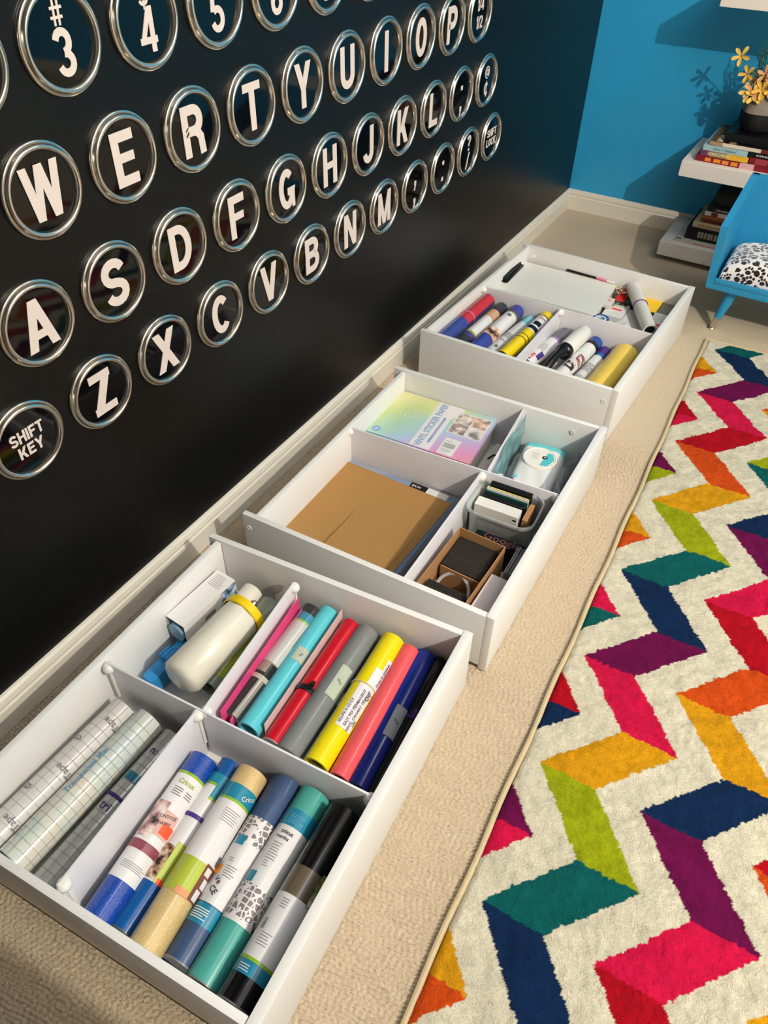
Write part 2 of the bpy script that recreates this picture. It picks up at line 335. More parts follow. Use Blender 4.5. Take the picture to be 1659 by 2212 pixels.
def build_floor():      # looped carpet: real ribs in the near part, plain quads (with fine bump) farther off
    CM = carpet_mat(); x0, x1, y0, y1, st = 0.0, 0.96, -0.62, 1.36, 0.00175
    X, Y = np.meshgrid(np.arange(x0, x1, st), np.arange(y0, y1, st)); x1 = float(X[0, -1]); y1 = float(Y[-1, 0])
    c, s_ = math.cos(math.radians(12.5)), math.sin(math.radians(12.5)); u = X * c + Y * s_; v = -X * s_ + Y * c
    v = v + (vnoise(u / .05, v / .03, 21) - .5) * .010 + (vnoise(u / .011, v / .011, 22) - .5) * .0042
    row = np.floor(v / .0068); fr = v / .0068 - row; rib = np.sin(np.pi * fr) ** .45
    ph = vnoise(row * 7.3, row * 0 + 3.1, 23) * 6; lp = np.abs(np.sin(np.pi * (u / .0105 + ph))) ** .5
    Z = -.0070 + .0070 * rib * (.60 + .40 * lp) + (vnoise(u / .004, v / .004, 24) - .5) * .0012
    e = np.minimum(np.minimum(X - x0, Y - y0), np.minimum(x1 - X, y1 - Y)); k = np.clip(e / .01, 0, 1); Z = Z * k + (-.0008) * (1 - k)
    ny, nx = X.shape; n = nx * ny; q = np.arange(n).reshape(ny, nx)
    F = np.stack([q[:-1, :-1], q[:-1, 1:], q[1:, 1:], q[1:, :-1]], -1).reshape(-1, 4)
    A, B, C_, D_ = (-.1, YF), (XR, YF), (XR, YW + .1), (-.1, YW + .1); zz = -.0008
    ex = [(-.1, YF), (XR, YF), (XR, y0), (-.1, y0), (-.1, y1), (XR, y1), (XR, YW + .1), (-.1, YW + .1), (x0, y0), (x1, y0), (x1, y1), (x0, y1)]
    co = np.concatenate([np.stack([X.ravel(), Y.ravel(), Z.ravel()], 1), np.array([(a, b, zz) for a, b in ex] + [(a, b, -.1) for a, b in ((-.1, YF), (XR, YF), (XR, YW + .1), (-.1, YW + .1))])])
    o = n; EF = np.array([(o, o + 1, o + 2, o + 3), (o + 4, o + 5, o + 6, o + 7), (o + 3, o + 8, o + 11, o + 4), (o + 9, o + 2, o + 5, o + 10), (o + 15, o + 14, o + 13, o + 12)])
    F = np.concatenate([F, EF]).astype(np.int32); me = bpy.data.meshes.new('floor'); me.vertices.add(len(co)); me.vertices.foreach_set('co', co.astype(np.float32).ravel())
    me.loops.add(F.size); me.loops.foreach_set('vertex_index', F.ravel()); me.polygons.add(len(F)); me.polygons.foreach_set('loop_start', np.arange(0, F.size, 4, dtype=np.int32)); me.polygons.foreach_set('use_smooth', np.ones(len(F), bool))
    me.update(calc_edges=True); me.materials.append(CM); ob = bpy.data.objects.new('floor', me); COL.objects.link(ob); return struct(ob)
build_floor()
wall('wall_left', (-.1, YF, 0), (0, YW + .1, ZC), BWALL)
wall('wall_back', (0, YW, 0), (XR, YW + .1, ZC), BLUE)
wall('wall_right', (XR, YF, 0), (XR + .1, YW, ZC), mat((200, 196, 188), 0.7))
wall('wall_front', (0, YF - .1, 0), (XR, YF, ZC), mat((196, 192, 186), 0.7))
wall('added_shade_wall', (1.62, YF, 0), (2.35, -.275, ZC), mat((196, 192, 186), .7))  # unseen wall section, added to shade the carpet at the near left
wall('ceiling', (-.1, YF - .1, ZC), (XR + .1, YW + .1, ZC + .1), mat((232, 230, 226), 0.8))
BBM = mat((226, 220, 206), 0.35)
prof = [(0, 0), (.014, 0), (.014, .056), (.011, .060), (.011, .066), (.013, .068), (.010, .078), (.005, .083), (0, .084)]
# extruded trims: profile (out from wall, up)
struct(MB().prism(prof, 0, YW - YF, BBM, frame((0, YW, 0), (1, 0, 0), (0, 0, 1), (0, -1, 0))).build('baseboard_left', smooth=25))
struct(MB().prism(prof, 0, XR, BBM, frame((0, YW, 0), (0, -1, 0), (0, 0, 1), (1, 0, 0))).build('baseboard_back', smooth=25))

# ------------------------------------------------------------ giant typewriter keys on the black wall
KFACE = mat((6, 6, 7), 0.05)
KLET = mat((214, 202, 194), 0.45)
ringp = [(.0705, 0), (.0712, .0035), (.0702, .0062), (.0686, .0066), (.0676, .0054), (.0668, .0068), (.0658, .0100), (.0640, .0122), (.0618, .0128), (.0596, .0116), (.0582, .0092), (.0574, .0060), (.0570, .0048)]
ring_src = MB().lathe(ringp, CHROME, 96).build('rim', smooth=60)
face_src = MB().lathe([(.0578, .0046), (.03, .0052), (.0001, .0054)], KFACE, 64).build('face', smooth=60)
for o in (ring_src, face_src): COL.objects.unlink(o)
rows = [(0.1974, 1.0866, {0: '"|2', 1: '#|3', 2: '$|4', 3: '%|5', 4: '-|6', 5: "&|7", 6: "'|8"}),
        (0.2658, 0.9078, dict(enumerate(list('WERTYUIOP') + ['14|12']))),
        (0.1888, 0.7238, dict(enumerate(list('ASDFGHJKL') + [':|;', '@|~']))),
        (0.2684, 0.5455, {-1: 'SHIFT|KEY', 0: 'Z', 1: 'X', 2: 'C', 3: 'V', 4: 'B', 5: 'N', 6: 'M', 7: ',|,', 8: '.|.', 9: '?|/', 10: 'SHIFT|LOCK'})]
spoken = {'"|2': 'digit 2, cut by the left photo edge', '#|3': 'hash sign over digit 3', '$|4': 'dollar sign over digit 4', '%|5': 'digit 5', '-|6': 'digit 6', '&|7': 'digit 7, only its bottom in view', "'|8": 'digit 8, only its bottom in view',
          '14|12': 'fractions one quarter and one half', ':|;': 'colon over semicolon', '@|~': 'at sign over cent sign', 'SHIFT|KEY': 'words SHIFT KEY', 'SHIFT|LOCK': 'words SHIFT LOCK',
          ',|,': 'two commas', '.|.': 'two full stops', '?|/': 'question mark over slash'}
for (y0, z0, ks) in rows:
    for k, s in ks.items():
        M = frame((0.0, y0 + k * 0.16416, z0), (0, 1, 0), (0, 0, 1), (1, 0, 0))
        what = spoken.get(s, 'letter ' + s)
        t = thing('typewriter_key', 'round black metal-rimmed key sign with white %s' % what, 'wall sign', M, 'typewriter key signs on the black wall')
        for src in (ring_src, face_src):
            c = src.copy(); COL.objects.link(c); c.parent = t
        pieces = []; Z = .0068; th = .0012
        if s == 'SHIFT|KEY' or s == 'SHIFT|LOCK':
            a, b = s.split('|')
            for str_, dy in ((a, .0145), (b, -.0145)):
                pieces.append(MB()); q = block_text(str_, .0225, .07, .98 if len(str_) == 5 else 1.05); flat_faces(pieces[-1], [[(p[0], p[1] + dy) for p in f] for f in q], Z, KLET, th=th)
        elif s == '14|12':
            for (str_, dy) in (('1/4', .021), ('1/2', -.021)):
                pieces.append(MB()); q = block_text(str_, .03, .02, .8); flat_faces(pieces[-1], [[(p[0], p[1] + dy) for p in f] for f in q], Z, KLET, th=th)
        elif '|' in s:
            a, b = s.split('|')
            if s in (',|,', '.|.', ':|;'):
                if s == ':|;': a = '.'; b = ','
                szs = ((a, .046, .034 if a == '.' else .026), (b, .046, -.012 if b == '.' else -.022))
            elif s in ('?|/',): szs = ((a, .045, .026), (b, .048, -.026))
            elif s == '@|~': szs = ((a, .035, .022), (b, .042, -.022))
            else: szs = ((a, .034, .034), (b, .062, -.014))
            for (ch, sz, dy) in szs:
                if ch in '"&': continue
                pieces.append(MB())
                if s == ':|;' and ch == '.': pass
                flat_faces(pieces[-1], [[(p[0], p[1] + dy) for p in f] for f in block_text(ch, sz, xs=.95)], Z, KLET, th=th)
        else:
            pieces.append(MB()); flat_faces(pieces[-1], block_text(s, .084 if s != 'W' else .08, xs=.98 if s not in 'WM' else .92), Z, KLET, th=th)
        for piece in pieces: piece.build('lettering', t, smooth=0)

# ------------------------------------------------------------ drawers
def lerp2(a, b, t): return (a[0] + (b[0] - a[0]) * t, a[1] + (b[1] - a[1]) * t)
def panel(mb, p, q, th, z0, z1, m=WHITE, side=1, bev=.0015):
    d = Vector((q[0] - p[0], q[1] - p[1])); L = d.length; d.normalize(); n = Vector((-d.y, d.x)) * side
    M = frame((p[0], p[1], 0), (d.x, d.y, 0), (n.x, n.y, 0), (0, 0, 1)) if side > 0 else frame((p[0], p[1], 0), (d.x, d.y, 0), (n.x, n.y, 0), (0, 0, 1))
    mb.box((0, 0, z0), (L, th, z1), m, M, bev=bev); return M
HT = 0.172
def clip_part(parent, p, d):     # white hook that holds a divider at its top
    mb = MB(); M = frame((p[0], p[1], .150), (d[0], d[1], 0), (-d[1], d[0], 0), (0, 0, 1))
    mb.lathe([(.0001, .0135), (.006, .0125), (.010, .008), (.0115, .002), (.0105, -.004), (.006, -.009), (.0001, -.010)], PLW, 20, M)
    mb.box((-.003, -.0035, -.09), (.003, .0035, -.004), PLW, M)
    return mb.build('divider_clip', parent)
def drawer(label, D, C_, B, A, lx_far, lx_near, divs, screws):
    # corners of the top rim: D near-left, C near-right, B far-right, A far-left
    t = thing('drawer', label, 'drawer', T((A[0] + C_[0]) / 2, (A[1] + C_[1]) / 2, 0), 'white drawers standing on the carpet')
    inv = T(-(A[0] + C_[0]) / 2, -(A[1] + C_[1]) / 2, 0)
    def fin(mb, nm):
        mb.v = [tuple(inv @ Vector(v)) for v in mb.v]; return mb.build(nm, t)
    th = .013; tf = .018
    mb = MB(); panel(mb, D, lerp2(D, C_, 1 - tf / .6), th, .012, HT, side=1); fin(mb, 'side_panel')
    mb = MB(); panel(mb, A, lerp2(A, B, 1 - tf / .6), th, .012, HT, side=-1); fin(mb, 'side_panel')
    dn = Vector((B[0] - C_[0], B[1] - C_[1])).normalized()
    mb = MB(); panel(mb, C_, B, tf, 0.0, HT + .002, side=1); fin(mb, 'front_panel')
    mb = MB(); panel(mb, (lx_near, D[1] + (C_[1] - D[1]) * .05 + th), (lx_far, A[1] + (B[1] - A[1]) * .03 - th), th, .012, HT - .004, side=-1); fin(mb, 'back_panel')
    mb = MB(); mb.prism([(lx_near + .004, D[1] + .006), (C_[0] - .004, C_[1] + .006), (B[0] - .004, B[1] - .006), (lx_far + .004, A[1] - .004)], .012, .018, WHITE); fin(mb, 'bottom_panel')
    for (p, q, zt, clips) in divs:
        mb = MB(); panel(mb, p, q, .004, .0185, zt, DIVW, bev=.0006); o = fin(mb, 'divider')
        d = Vector((q[0] - p[0], q[1] - p[1])).normalized()
        for (tt, off) in clips:
            pt = lerp2(p, q, tt)
            c = clip_part(o, (pt[0] + inv.translation.x + d.x * off, pt[1] + inv.translation.y + d.y * off), (d.x, d.y))
    for (x, y, z, nx, ny) in screws:
        mb = MB(); M = frame((x, y, z), (-ny, nx, 0), (0, 0, 1), (nx, ny, 0))
        mb.lathe([(.0068, 0), (.0064, .0012), (.0045, .0018), (.0035, .0010), (.0001, .0010)], PLW, 20, M); fin(mb, 'screw_cap')
    return t
CLP = [(0.0, .008)]
drawer('white drawer nearest the camera, holding long vinyl rolls', (.126, -.353), (.758, -.301), (.717, .413), (.123, .354), .143, .158,
       [((.170, -.001), (.722, .046), .164, [(0.0, .006), (1.0, -.006)]), ((.389, .022), (.352, .341), .164, [(0.0, .004), (1.0, -.004)]),
        ((.400, -.312), (.380, .014), .164, [(0.0, .008), (1.0, -.002)])], [])
drawer('white middle drawer, holding sticker paper and kraft sheets', (.141, .434), (.738, .462), (.724, 1.161), (.132, 1.123), .155, .166,
       [((.163, .826), (.712, .872), .164, [(0.0, .006), (1.0, -.006)]), ((.537, .865), (.511, 1.140), .164, []),
        ((.536, .466), (.527, .852), .164, [(1.0, -.004)])], [(.645, 1.141, .140, 0, -1), (.156, .4345, .135, .05, -1)])
drawer('white drawer farthest from the camera, beside the blue wall', (.096, 1.326), (.698, 1.326), (.72, 2.028), (.12, 2.047), .130, .104,
       [((.126, 1.687), (.692, 1.685), .162, [(0.0, .006)]), ((.396, 1.341), (.400, 1.683), .162, [(1.0, -.004)])], [(.664, 1.3262, .130, 0, -1), (.165, 2.032, .135, 0, -1)])

# ------------------------------------------------------------ rolls
def cyl_patch(mb, r, s0, s1, a0, a1, m, ns=1):
    n = max(2, int(abs(a1 - a0) / 8)); V = []; F = []
    for i in range(ns + 1):
        s = s0 + (s1 - s0) * i / ns
        for j in range(n + 1):
            a = math.radians(a0 + (a1 - a0) * j / n); V.append((s, r * math.sin(a), r * math.cos(a)))
    for i in range(ns):
        for j in range(n):
            q = i * (n + 1) + j; F.append((q, q + n + 1, q + n + 2, q + 1))
    mb.add(V, F, m)
def wrap(mb, faces, r, s, a, m, rot=0):
    ca, sa = math.cos(math.radians(rot)), math.sin(math.radians(rot)); V = []; F = []
    for f in faces:
        if len(f) == 4:   # subdivide long quads
            P = [Vector(p) for p in f]; L = max((P[1] - P[0]).length, (P[3] - P[0]).length); n = max(1, int(L / .004))
            longu = (P[1] - P[0]).length > (P[3] - P[0]).length
            segs = []
            for i in range(n):
                t0, t1 = i / n, (i + 1) / n
                if longu: segs.append([P[0].lerp(P[1], t0), P[0].lerp(P[1], t1), P[3].lerp(P[2], t1), P[3].lerp(P[2], t0)])
                else: segs.append([P[0].lerp(P[3], t0), P[1].lerp(P[2], t0), P[1].lerp(P[2], t1), P[0].lerp(P[3], t1)])
        else: segs = [[Vector(p) for p in f]]
        for g in segs:
            o = len(V)
            for p in g:
                x = p.x * ca - p.y * sa; y = p.x * sa + p.y * ca; an = math.radians(a) + y / r
                V.append((s + x, r * math.sin(an), r * math.cos(an)))
            F.append(tuple(range(o, o + len(g))))
    mb.add(V, F, m)
def roll_frame(far, near, z, L):
    d = Vector((far[0] - near[0], far[1] - near[1], 0)).normalized(); o = Vector((far[0], far[1], z)) - d * L
    return frame(o, d, (-d.y, d.x, 0), (0, 0, 1))
def roll(name, label, far, near, z, r, L, col, decor=(), group=None, cat='vinyl roll', film=None, cap=None, hollow=True, tilt=0, bodymat=None, sides=40):
    """far / near = axis points seen from above; s runs 0 (near end) to 1 (far end); decor = list of specs"""
    M = roll_frame(far, near, z, L)
    if tilt: M = M @ Matrix.Rotation(math.radians(tilt), 4, 'Y')
    t = thing(name, label, cat, M, group)
    bm_ = bodymat or (mat(col, 0.24, coat=0.1) if not isinstance(col, bpy.types.Material) else col)
    mb = MB(); ri = r * .78
    if hollow:
        mb.lathe([(ri, .012), (ri, 0), (r, 0), (r, L), (ri, L), (ri, L - .012)], bm_, sides, axis='x')
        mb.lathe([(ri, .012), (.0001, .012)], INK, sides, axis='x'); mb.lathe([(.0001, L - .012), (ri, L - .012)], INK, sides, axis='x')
    else:
        mb.lathe([(.0001, 0), (r * .92, 0), (r, .003), (r, L - .003), (r * .92, L), (.0001, L)], bm_, sides, axis='x')
    mb.build('sheet_roll', t, smooth=40)
    lab = MB()
    for di, d in enumerate(decor):
        k = d[0]; up = .00004 * min(di, 14)
        if k == 'b': cyl_patch(lab, r + .0004 + up + (d[4] if len(d) > 4 else 0), d[1] * L, d[2] * L, 0, 360, d[3])
        elif k == 'p': cyl_patch(lab, r + .0010 + up + (d[6] if len(d) > 6 else 0), d[1] * L, d[2] * L, d[3], d[4], d[5])
        elif k == 't': wrap(lab, type_text(d[1], d[4], .012), r + .0019, d[2] * L, d[3], d[5], d[6])
        elif k == 'l': wrap(lab, lines(d[3], d[4], d[5], d[6]), r + .0018, d[1] * L, d[2], d[7], d[8])
        elif k == 'bar': wrap(lab, bars(d[3], d[4]), r + .0019, d[1] * L, d[2], INK, d[5])
    if lab.v: lab.build('label', t, smooth=40)
    for d in decor:
        if d[0] == 'band':      # elastic, tie or rubber band round the roll
            q = MB(); wd = d[2]; q.lathe([(r + .0003, d[1] * L - wd / 2), (r + .0021, d[1] * L - wd / 2), (r + .0027, d[1] * L), (r + .0021, d[1] * L + wd / 2), (r + .0003, d[1] * L + wd / 2)], d[3], 40, axis='x')
            if len(d) > 4:
                q.tube([(d[1] * L, r * math.sin(d[4]), (r + .002) * math.cos(d[4])), (d[1] * L + .008, (r + .008) * math.sin(d[4]), (r + .009) * math.cos(d[4])), (d[1] * L + .016, (r + .005) * math.sin(d[4]), (r + .005) * math.cos(d[4]))], [.004, .005, .003], d[3])
            q.build('band', t)
        elif d[0] == 'tape':    # piece of masking tape stuck on
            q = MB(); cyl_patch(q, r + .0012, d[1] * L, d[2] * L, d[3], d[4], d[5], 4)
            if len(d) > 6: wrap(q, type_text(d[6], .012), r + .0018, (d[1] + d[2]) / 2 * L, (d[3] + d[4]) / 2, INK, 60)
            q.build('masking_tape', t)
    if cap is not None:
        q = MB(); q.lathe([(.0001, -.0006), (r * .97, -.0006), (r * 1.03, -.0012), (r * 1.03, .0012), (r, .0012)], mat(cap, 0.3), 40, axis='x'); q.build('end_cap', t)
    if film:
        q = MB(); fr = r * film[0]; q.lathe([(r * .9, -.002 - film[1]), (fr, -.001 - film[1]), (fr, L + .002 + film[1]), (r * .9, L + .003 + film[1])], FILM, 40, axis='x'); q.build('plastic_sleeve', t, smooth=60)
    return t
W_ = PRINT; PRINT.node_tree.nodes['Principled BSDF'].inputs['Coat Weight'].default_value = 0.2; GRN = mat((140, 176, 40), .3, coat=.4); TEAL = mat((30, 128, 158), .3, coat=.4); LIME = mat((176, 190, 62), .35, coat=.4)
TXT = mat((120, 116, 124), .6); TXD = mat((60, 58, 64), .6); LILAC = mat((150, 140, 160), .5); ORS = mat((240, 84, 44), .5); ORG = mat((244, 150, 20), .5)
PICB = mat((150, 110, 90), .35, coat=.3, kind='picture', bscale=70); PICP = mat((205, 160, 160), .35, coat=.3, kind='picture', bscale=45)
PICT = mat((190, 150, 120), .35, kind='picture', bscale=90); PICG = mat((130, 150, 60), .3, kind='picture', bscale=60)
LACE = mat((128, 116, 122), .4, kind='lace'); MAROON = mat((136, 66, 80), .4, coat=.3); PURP = mat((70, 44, 128), .45)
MASK = mat((176, 186, 168), .7, bump=.3, bscale=200); GTAPE = mat((150, 154, 162), .6, bump=.3, bscale=200)
def glit(c): return mat(c, .25, metal=.06, coat=.6, bump=.35, bscale=1100, kind='glitter')
G0 = 'vinyl rolls with printed labels in the near drawer'
roll('vinyl_roll', 'bright blue vinyl roll, white label with red-orange price sticker and maroon band', (.412, -.022), (.445, -.298), .080, .0265, .300, (20, 70, 168),
     [('b', .24, .86, W_), ('b', .855, .872, GRN), ('t', 'Cricut', .81, -18, .012, GRN, -90), ('l', .77, -5, 4, .02, .004, .0012, TXT, -90), ('l', .765, -50, 3, .016, .004, .0012, TXT, -90),
      ('p', .47, .68, -10, 60, PICP), ('p', .50, .64, -70, -10, mat((214, 170, 160), .4)), ('t', 'CHOOSE', .61, -30, .0075, TXD, -75), ('t', 'HAPPY', .57, -30, .0075, TXD, -75), ('b', .40, .45, MAROON), ('b', .45, .462, W_, .0002), ('p', .515, .575, -75, -28, ORS, .0004), ('l', .33, -25, 4, .045, .003, .0006, TXT, -90)], G0, bodymat=glit((4, 62, 156)))
roll('vinyl_roll', 'blue vinyl roll with purple elastic band and tan picture label', (.455, .002), (.483, -.284), .064, .0245, .300, (14, 82, 150),
     [('b', .25, .84, W_), ('p', .76, .84, -120, -10, TEAL), ('p', .84, .90, -60, 90, TEAL), ('p', .745, .76, -120, -10, GRN), ('p', .825, .84, -10, 90, GRN), ('bar', .66, -65, .03, .010, 0), ('p', .26, .45, -10, 70, PICT), ('p', .25, .48, -80, -10, LIME), ('p', .25, .28, -80, -20, ORS),
      ('band', .63, .007, PURP)], G0, cap=(70, 90, 90))
roll('vinyl_roll', 'glittery gold vinyl roll with white and lime green label', (.502, .002), (.536, -.292), .084, .0285, .302, (206, 176, 118),
     [('b', .45, .80, W_), ('b', .80, .885, TEAL), ('b', .785, .80, GRN), ('l', .74, -35, 6, .035, .004, .0008, LILAC, -90), ('t', 'Cricut', .84, -55, .011, W_, -60), ('b', .27, .45, LIME), ('p', .27, .46, -110, -48, mat((120, 74, 62), .4)), ('p', .28, .335, -85, -60, W_, .0003), ('p', .345, .395, -95, -66, W_, .0003), ('p', .405, .445, -80, -55, W_, .0003),
      ('p', .265, .30, -45, 0, mat((226, 150, 110), .5), .0003), ('bar', .50, -85, .016, .012, 0)], G0, bodymat=glit((208, 180, 124)))
roll('vinyl_roll', 'dark navy vinyl roll lying lower, between gold and denim blue rolls', (.534, .016), (.549, -.286), .040, .0205, .303, (16, 34, 96),
     [('b', .25, .8, PICB), ('b', .8, .86, TEAL), ('b', .74, .8, GRN), ('p', .2, .3, -180, 180, W_)], G0)
roll('vinyl_roll', 'denim blue vinyl roll with lace print, orange sticker and grey end cap', (.556, .028), (.586, -.280), .064, .0275, .312, (40, 70, 112),
     [('b', .27, .72, W_), ('b', .60, .74, LACE), ('p', .59, .72, -120, -60, PICT), ('p', .575, .625, 5, 40, TEAL, .0003), ('l', .50, 10, 2, .012, .004, .0008, TXT, -90), ('l', .46, -5, 5, .02, .004, .0008, TXT, -90), ('p', .405, .455, 30, 66, ORG, .0003), ('t', 'Ve', .38, 15, .012, TXD, -120), ('t', 'CE', .33, 12, .013, TXD, -120), ('b', .17, .265, TEAL), ('l', .235, 12, 5, .03, .0035, .0016, W_, -90)], G0, cap=(120, 126, 130), film=(1.02, 0))
roll('vinyl_roll', 'teal green vinyl roll with white label and dark lace print', (.613, .032), (.636, -.286), .073, .0285, .318, (72, 158, 148),
     [('b', .27, .78, W_), ('b', .77, .865, TEAL), ('l', .83, -5, 5, .028, .0035, .0014, mat((90, 160, 190), .4), -90), ('t', 'cricut', .735, 0, .0095, INK, -90), ('t', 'martha', .705, 6, .008, TXD, -90), ('l', .67, 5, 7, .02, .0045, .0008, TXT, -90), ('l', .57, 10, 3, .01, .004, .0008, TXT, -90), ('p', .455, .51, 20, 55, TEAL, .0002), ('b', .29, .45, LACE), ('p', .27, .45, -130, -62, mat((205, 205, 180), .4, kind='picture', bscale=40))], G0, cap=(110, 118, 118))
roll('vinyl_roll', 'black vinyl roll lying lower with red-orange sticker, beside teal green roll', (.645, .017), (.667, -.280), .040, .0205, .298, (8, 10, 16),
     [('b', .30, .72, W_), ('p', .60, .68, -60, 60, ORS), ('b', .68, .74, TEAL), ('b', .74, .76, GRN), ('b', .38, .5, PICG)], G0)
roll('vinyl_roll', 'glossy black vinyl roll with white label, next to the drawer front', (.683, .022), (.700, -.279), .104, .0300, .308, (5, 5, 7),
     [('b', .19, .50, W_), ('b', .50, .645, mat((96, 84, 68), .3, coat=.4)), ('p', .49, .66, -120, -45, PICG), ('l', .47, 10, 4, .012, .004, .0012, LILAC, -90), ('bar', .34, 35, .016, .006, 0), ('l', .30, 10, 5, .02, .004, .0009, LILAC, -90), ('b', .175, .19, GRN), ('b', .115, .175, TEAL), ('l', .15, 20, 3, .02, .0035, .0012, W_, -90)], G0, cap=(96, 100, 98))
# grid transfer tape
GRIDL = mat((150, 148, 146), .5)
def grid_decor(r, L, step=.017):
    out = []
    n = int(L / step)
    for i in range(1, n): out.append(('p', i * step / L, (i * step + .0006) / L, -180, 180, GRIDL))
    for a in range(-170, 180, 34): out.append(('p', .01, .99, a, a + .0007 / r * 57.3, GRIDL))
    return out
G1 = 'clear grid tape rolls in the near left compartment'
TAPE = mat((206, 204, 198), .22, coat=.7); IRIS = mat((206, 210, 200), .18, coat=.8, kind='iris')
roll('transfer_tape_roll', 'clear grid transfer tape roll with grey Tape lettering, against drawer back', (.214, -.020), (.204, -.300), .070, .0285, .300, TAPE,
     grid_decor(.029, .3) + [('t', 'Tape', s, -35, .017, TXT, 90) for s in (.86, .50, .14)] + [('t', 'ct', s, 20, .020, TXT, 90) for s in (.68, .32)], G1, bodymat=TAPE, film=(1.03, 0))
roll('transfer_tape_roll', 'iridescent clear tape roll with blue lettering, middle of three', (.269, -.012), (.262, -.300), .068, .0310, .305, IRIS,
     grid_decor(.031, .305, .0155) + [('t', 'Transparent Mat', .55, 10, .014, mat((90, 140, 180), .5), 0)], G1, bodymat=IRIS, film=(1.03, 0))
roll('transfer_tape_roll', 'clear grid tape roll with purple elastic band and teal tab', (.325, -.010), (.325, -.300), .056, .0240, .302, TAPE,
     grid_decor(.024, .302, .016) + [('t', 'tri', .46, 0, .022, PURP, -90), ('t', 'n:', .85, 0, .020, PURP, -90), ('band', .53, .006, PURP), ('p', .64, .69, -50, 30, TEAL)], G1, bodymat=TAPE)

G2 = 'plain vinyl rolls in the far right compartment of the near drawer'
roll('vinyl_roll', 'black and clear vinyl roll with blue and green paper band at its end', (.390, .345), (.405, .068), .092, .0225, .285, (10, 10, 12),
     [('b', .45, .84, mat((190, 190, 186), .3, coat=.4)), ('b', .85, .92, TEAL), ('b', .835, .85, GRN), ('t', '77', .885, -70, .014, W_, -90), ('bar', .72, -60, .05, .008, 0), ('b', .36, .45, mat((150, 138, 120), .35)), ('p', .34, .44, -80, -20, BLACK), ('b', .30, .335, mat((176, 170, 156), .3)), ('p', .0, .30, -45, -15, mat((150, 146, 138), .2, metal=.3))], G2, film=(1.05, .004))  # grey strip along the black near end is sheen painted as colour
roll('vinyl_roll', 'light turquoise vinyl roll with a piece of masking tape', (.421, .360), (.445, .071), .090, .0225, .300, (88, 192, 204),
     [('tape', .52, .63, -60, 10, MASK, 'S')], G2)
roll('vinyl_roll', 'red vinyl roll held by a black tie', (.474, .362), (.496, .073), .085, .0195, .300, (184, 10, 34), [('band', .40, .012, BLACK, -.4)], G2, cap=(150, 140, 136))
roll('vinyl_roll', 'grey vinyl roll with a long strip of masking tape', (.510, .365), (.528, .078), .080, .0260, .302, (118, 122, 122), [('tape', .42, .66, -60, -8, MASK, 'no')], G2, film=(1.03, .002), cap=(130, 130, 128))
roll('vinyl_roll', 'deep teal vinyl roll lying lower, between grey and yellow rolls', (.541, .370), (.547, .100), .046, .0185, .290, (10, 88, 118), [('tape', .42, .52, -70, 30, MASK, 'x')], G2)
YLAB = mat((232, 226, 230), .5)
yr = roll('vinyl_roll', 'bright yellow vinyl roll with white order slip and rubber band', (.568, .372), (.587, .084), .088, .0245, .302, (232, 214, 14),
     [('p', .25, .58, -70, 10, YLAB), ('p', .58, .72, -80, -15, YLAB), ('p', .72, .82, -85, -45, YLAB), ('t', 'Qty', .515, -52, .012, INK, 0),
      ('t', 'VN-PV-Y-12-CY', .36, -2, .0082, TXD, 0), ('t', 'EASY PSV PERMANENT', .405, -27, .0082, TXD, 0), ('t', 'VINYL CANARY YELLOW', .40, -47, .0082, TXD, 0), ('t', 'LIPS', .32, -62, .0075, TXD, 0), ('t', 'Order #: 2058449', .70, -62, .0075, TXD, 0),
      ('band', .58, .003, mat((206, 190, 130), .6))], G2)
roll('vinyl_roll', 'dark red vinyl roll lying low, squeezed beside coral roll', (.596, .372), (.604, .095), .040, .0150, .288, (160, 8, 28), [], G2)
roll('vinyl_roll', 'coral pink vinyl roll between yellow and blue rolls', (.607, .372), (.634, .085), .083, .0210, .300, (228, 88, 94), [], G2)
roll('vinyl_roll', 'royal blue vinyl roll with grey tape strip', (.636, .382), (.666, .094), .074, .0230, .305, (16, 40, 134), [('tape', .34, .56, -60, 0, GTAPE, 'oo')], G2)
roll('vinyl_roll', 'black vinyl roll with purple rubber band, beside drawer front', (.668, .388), (.695, .099), .072, .0165, .305, (6, 6, 14), [('band', .52, .005, PURP, -.2)], G2)

# pink sheets standing against the divider, and a thin pale pink one
def sheet(name, label, cat, pts, th, m, group=None, zb=.02, zt=.12, lean=0.0, kids=None):
    (x0, y0), (x1, y1) = pts; d = Vector((x1 - x0, y1 - y0, 0)); L = d.length; d.normalize(); n = Vector((-d.y, d.x, 0))
    up = (Vector((0, 0, 1)) + n * lean).normalized(); M = frame((x0, y0, zb), d, up, d.cross(up))
    mb = MB(); mb.box((0, 0, 0), (L, zt - zb, th), m); o = mb.build(name, None, smooth=0); o.matrix_world = M
    return tag(o, label, cat, group)
PINK = mat((226, 70, 130), .4)
sheet('pink_folder', 'hot pink plastic folder standing nearest the divider', 'folder', ((.398, .045), (.364, .330)), .0015, PINK, zt=.136, lean=-.02)
sheet('pink_sheet', 'hot pink sheet with pale label, leaning beside the black roll', 'sheet', ((.410, .050), (.372, .325)), .0012, mat((232, 88, 144), .4), zt=.112, lean=-.05)
sheet('pink_card', 'thin pale pink card standing between turquoise and red rolls', 'card', ((.472, .075), (.447, .366)), .001, mat((222, 196, 194), .5), zt=.116, lean=-.02)

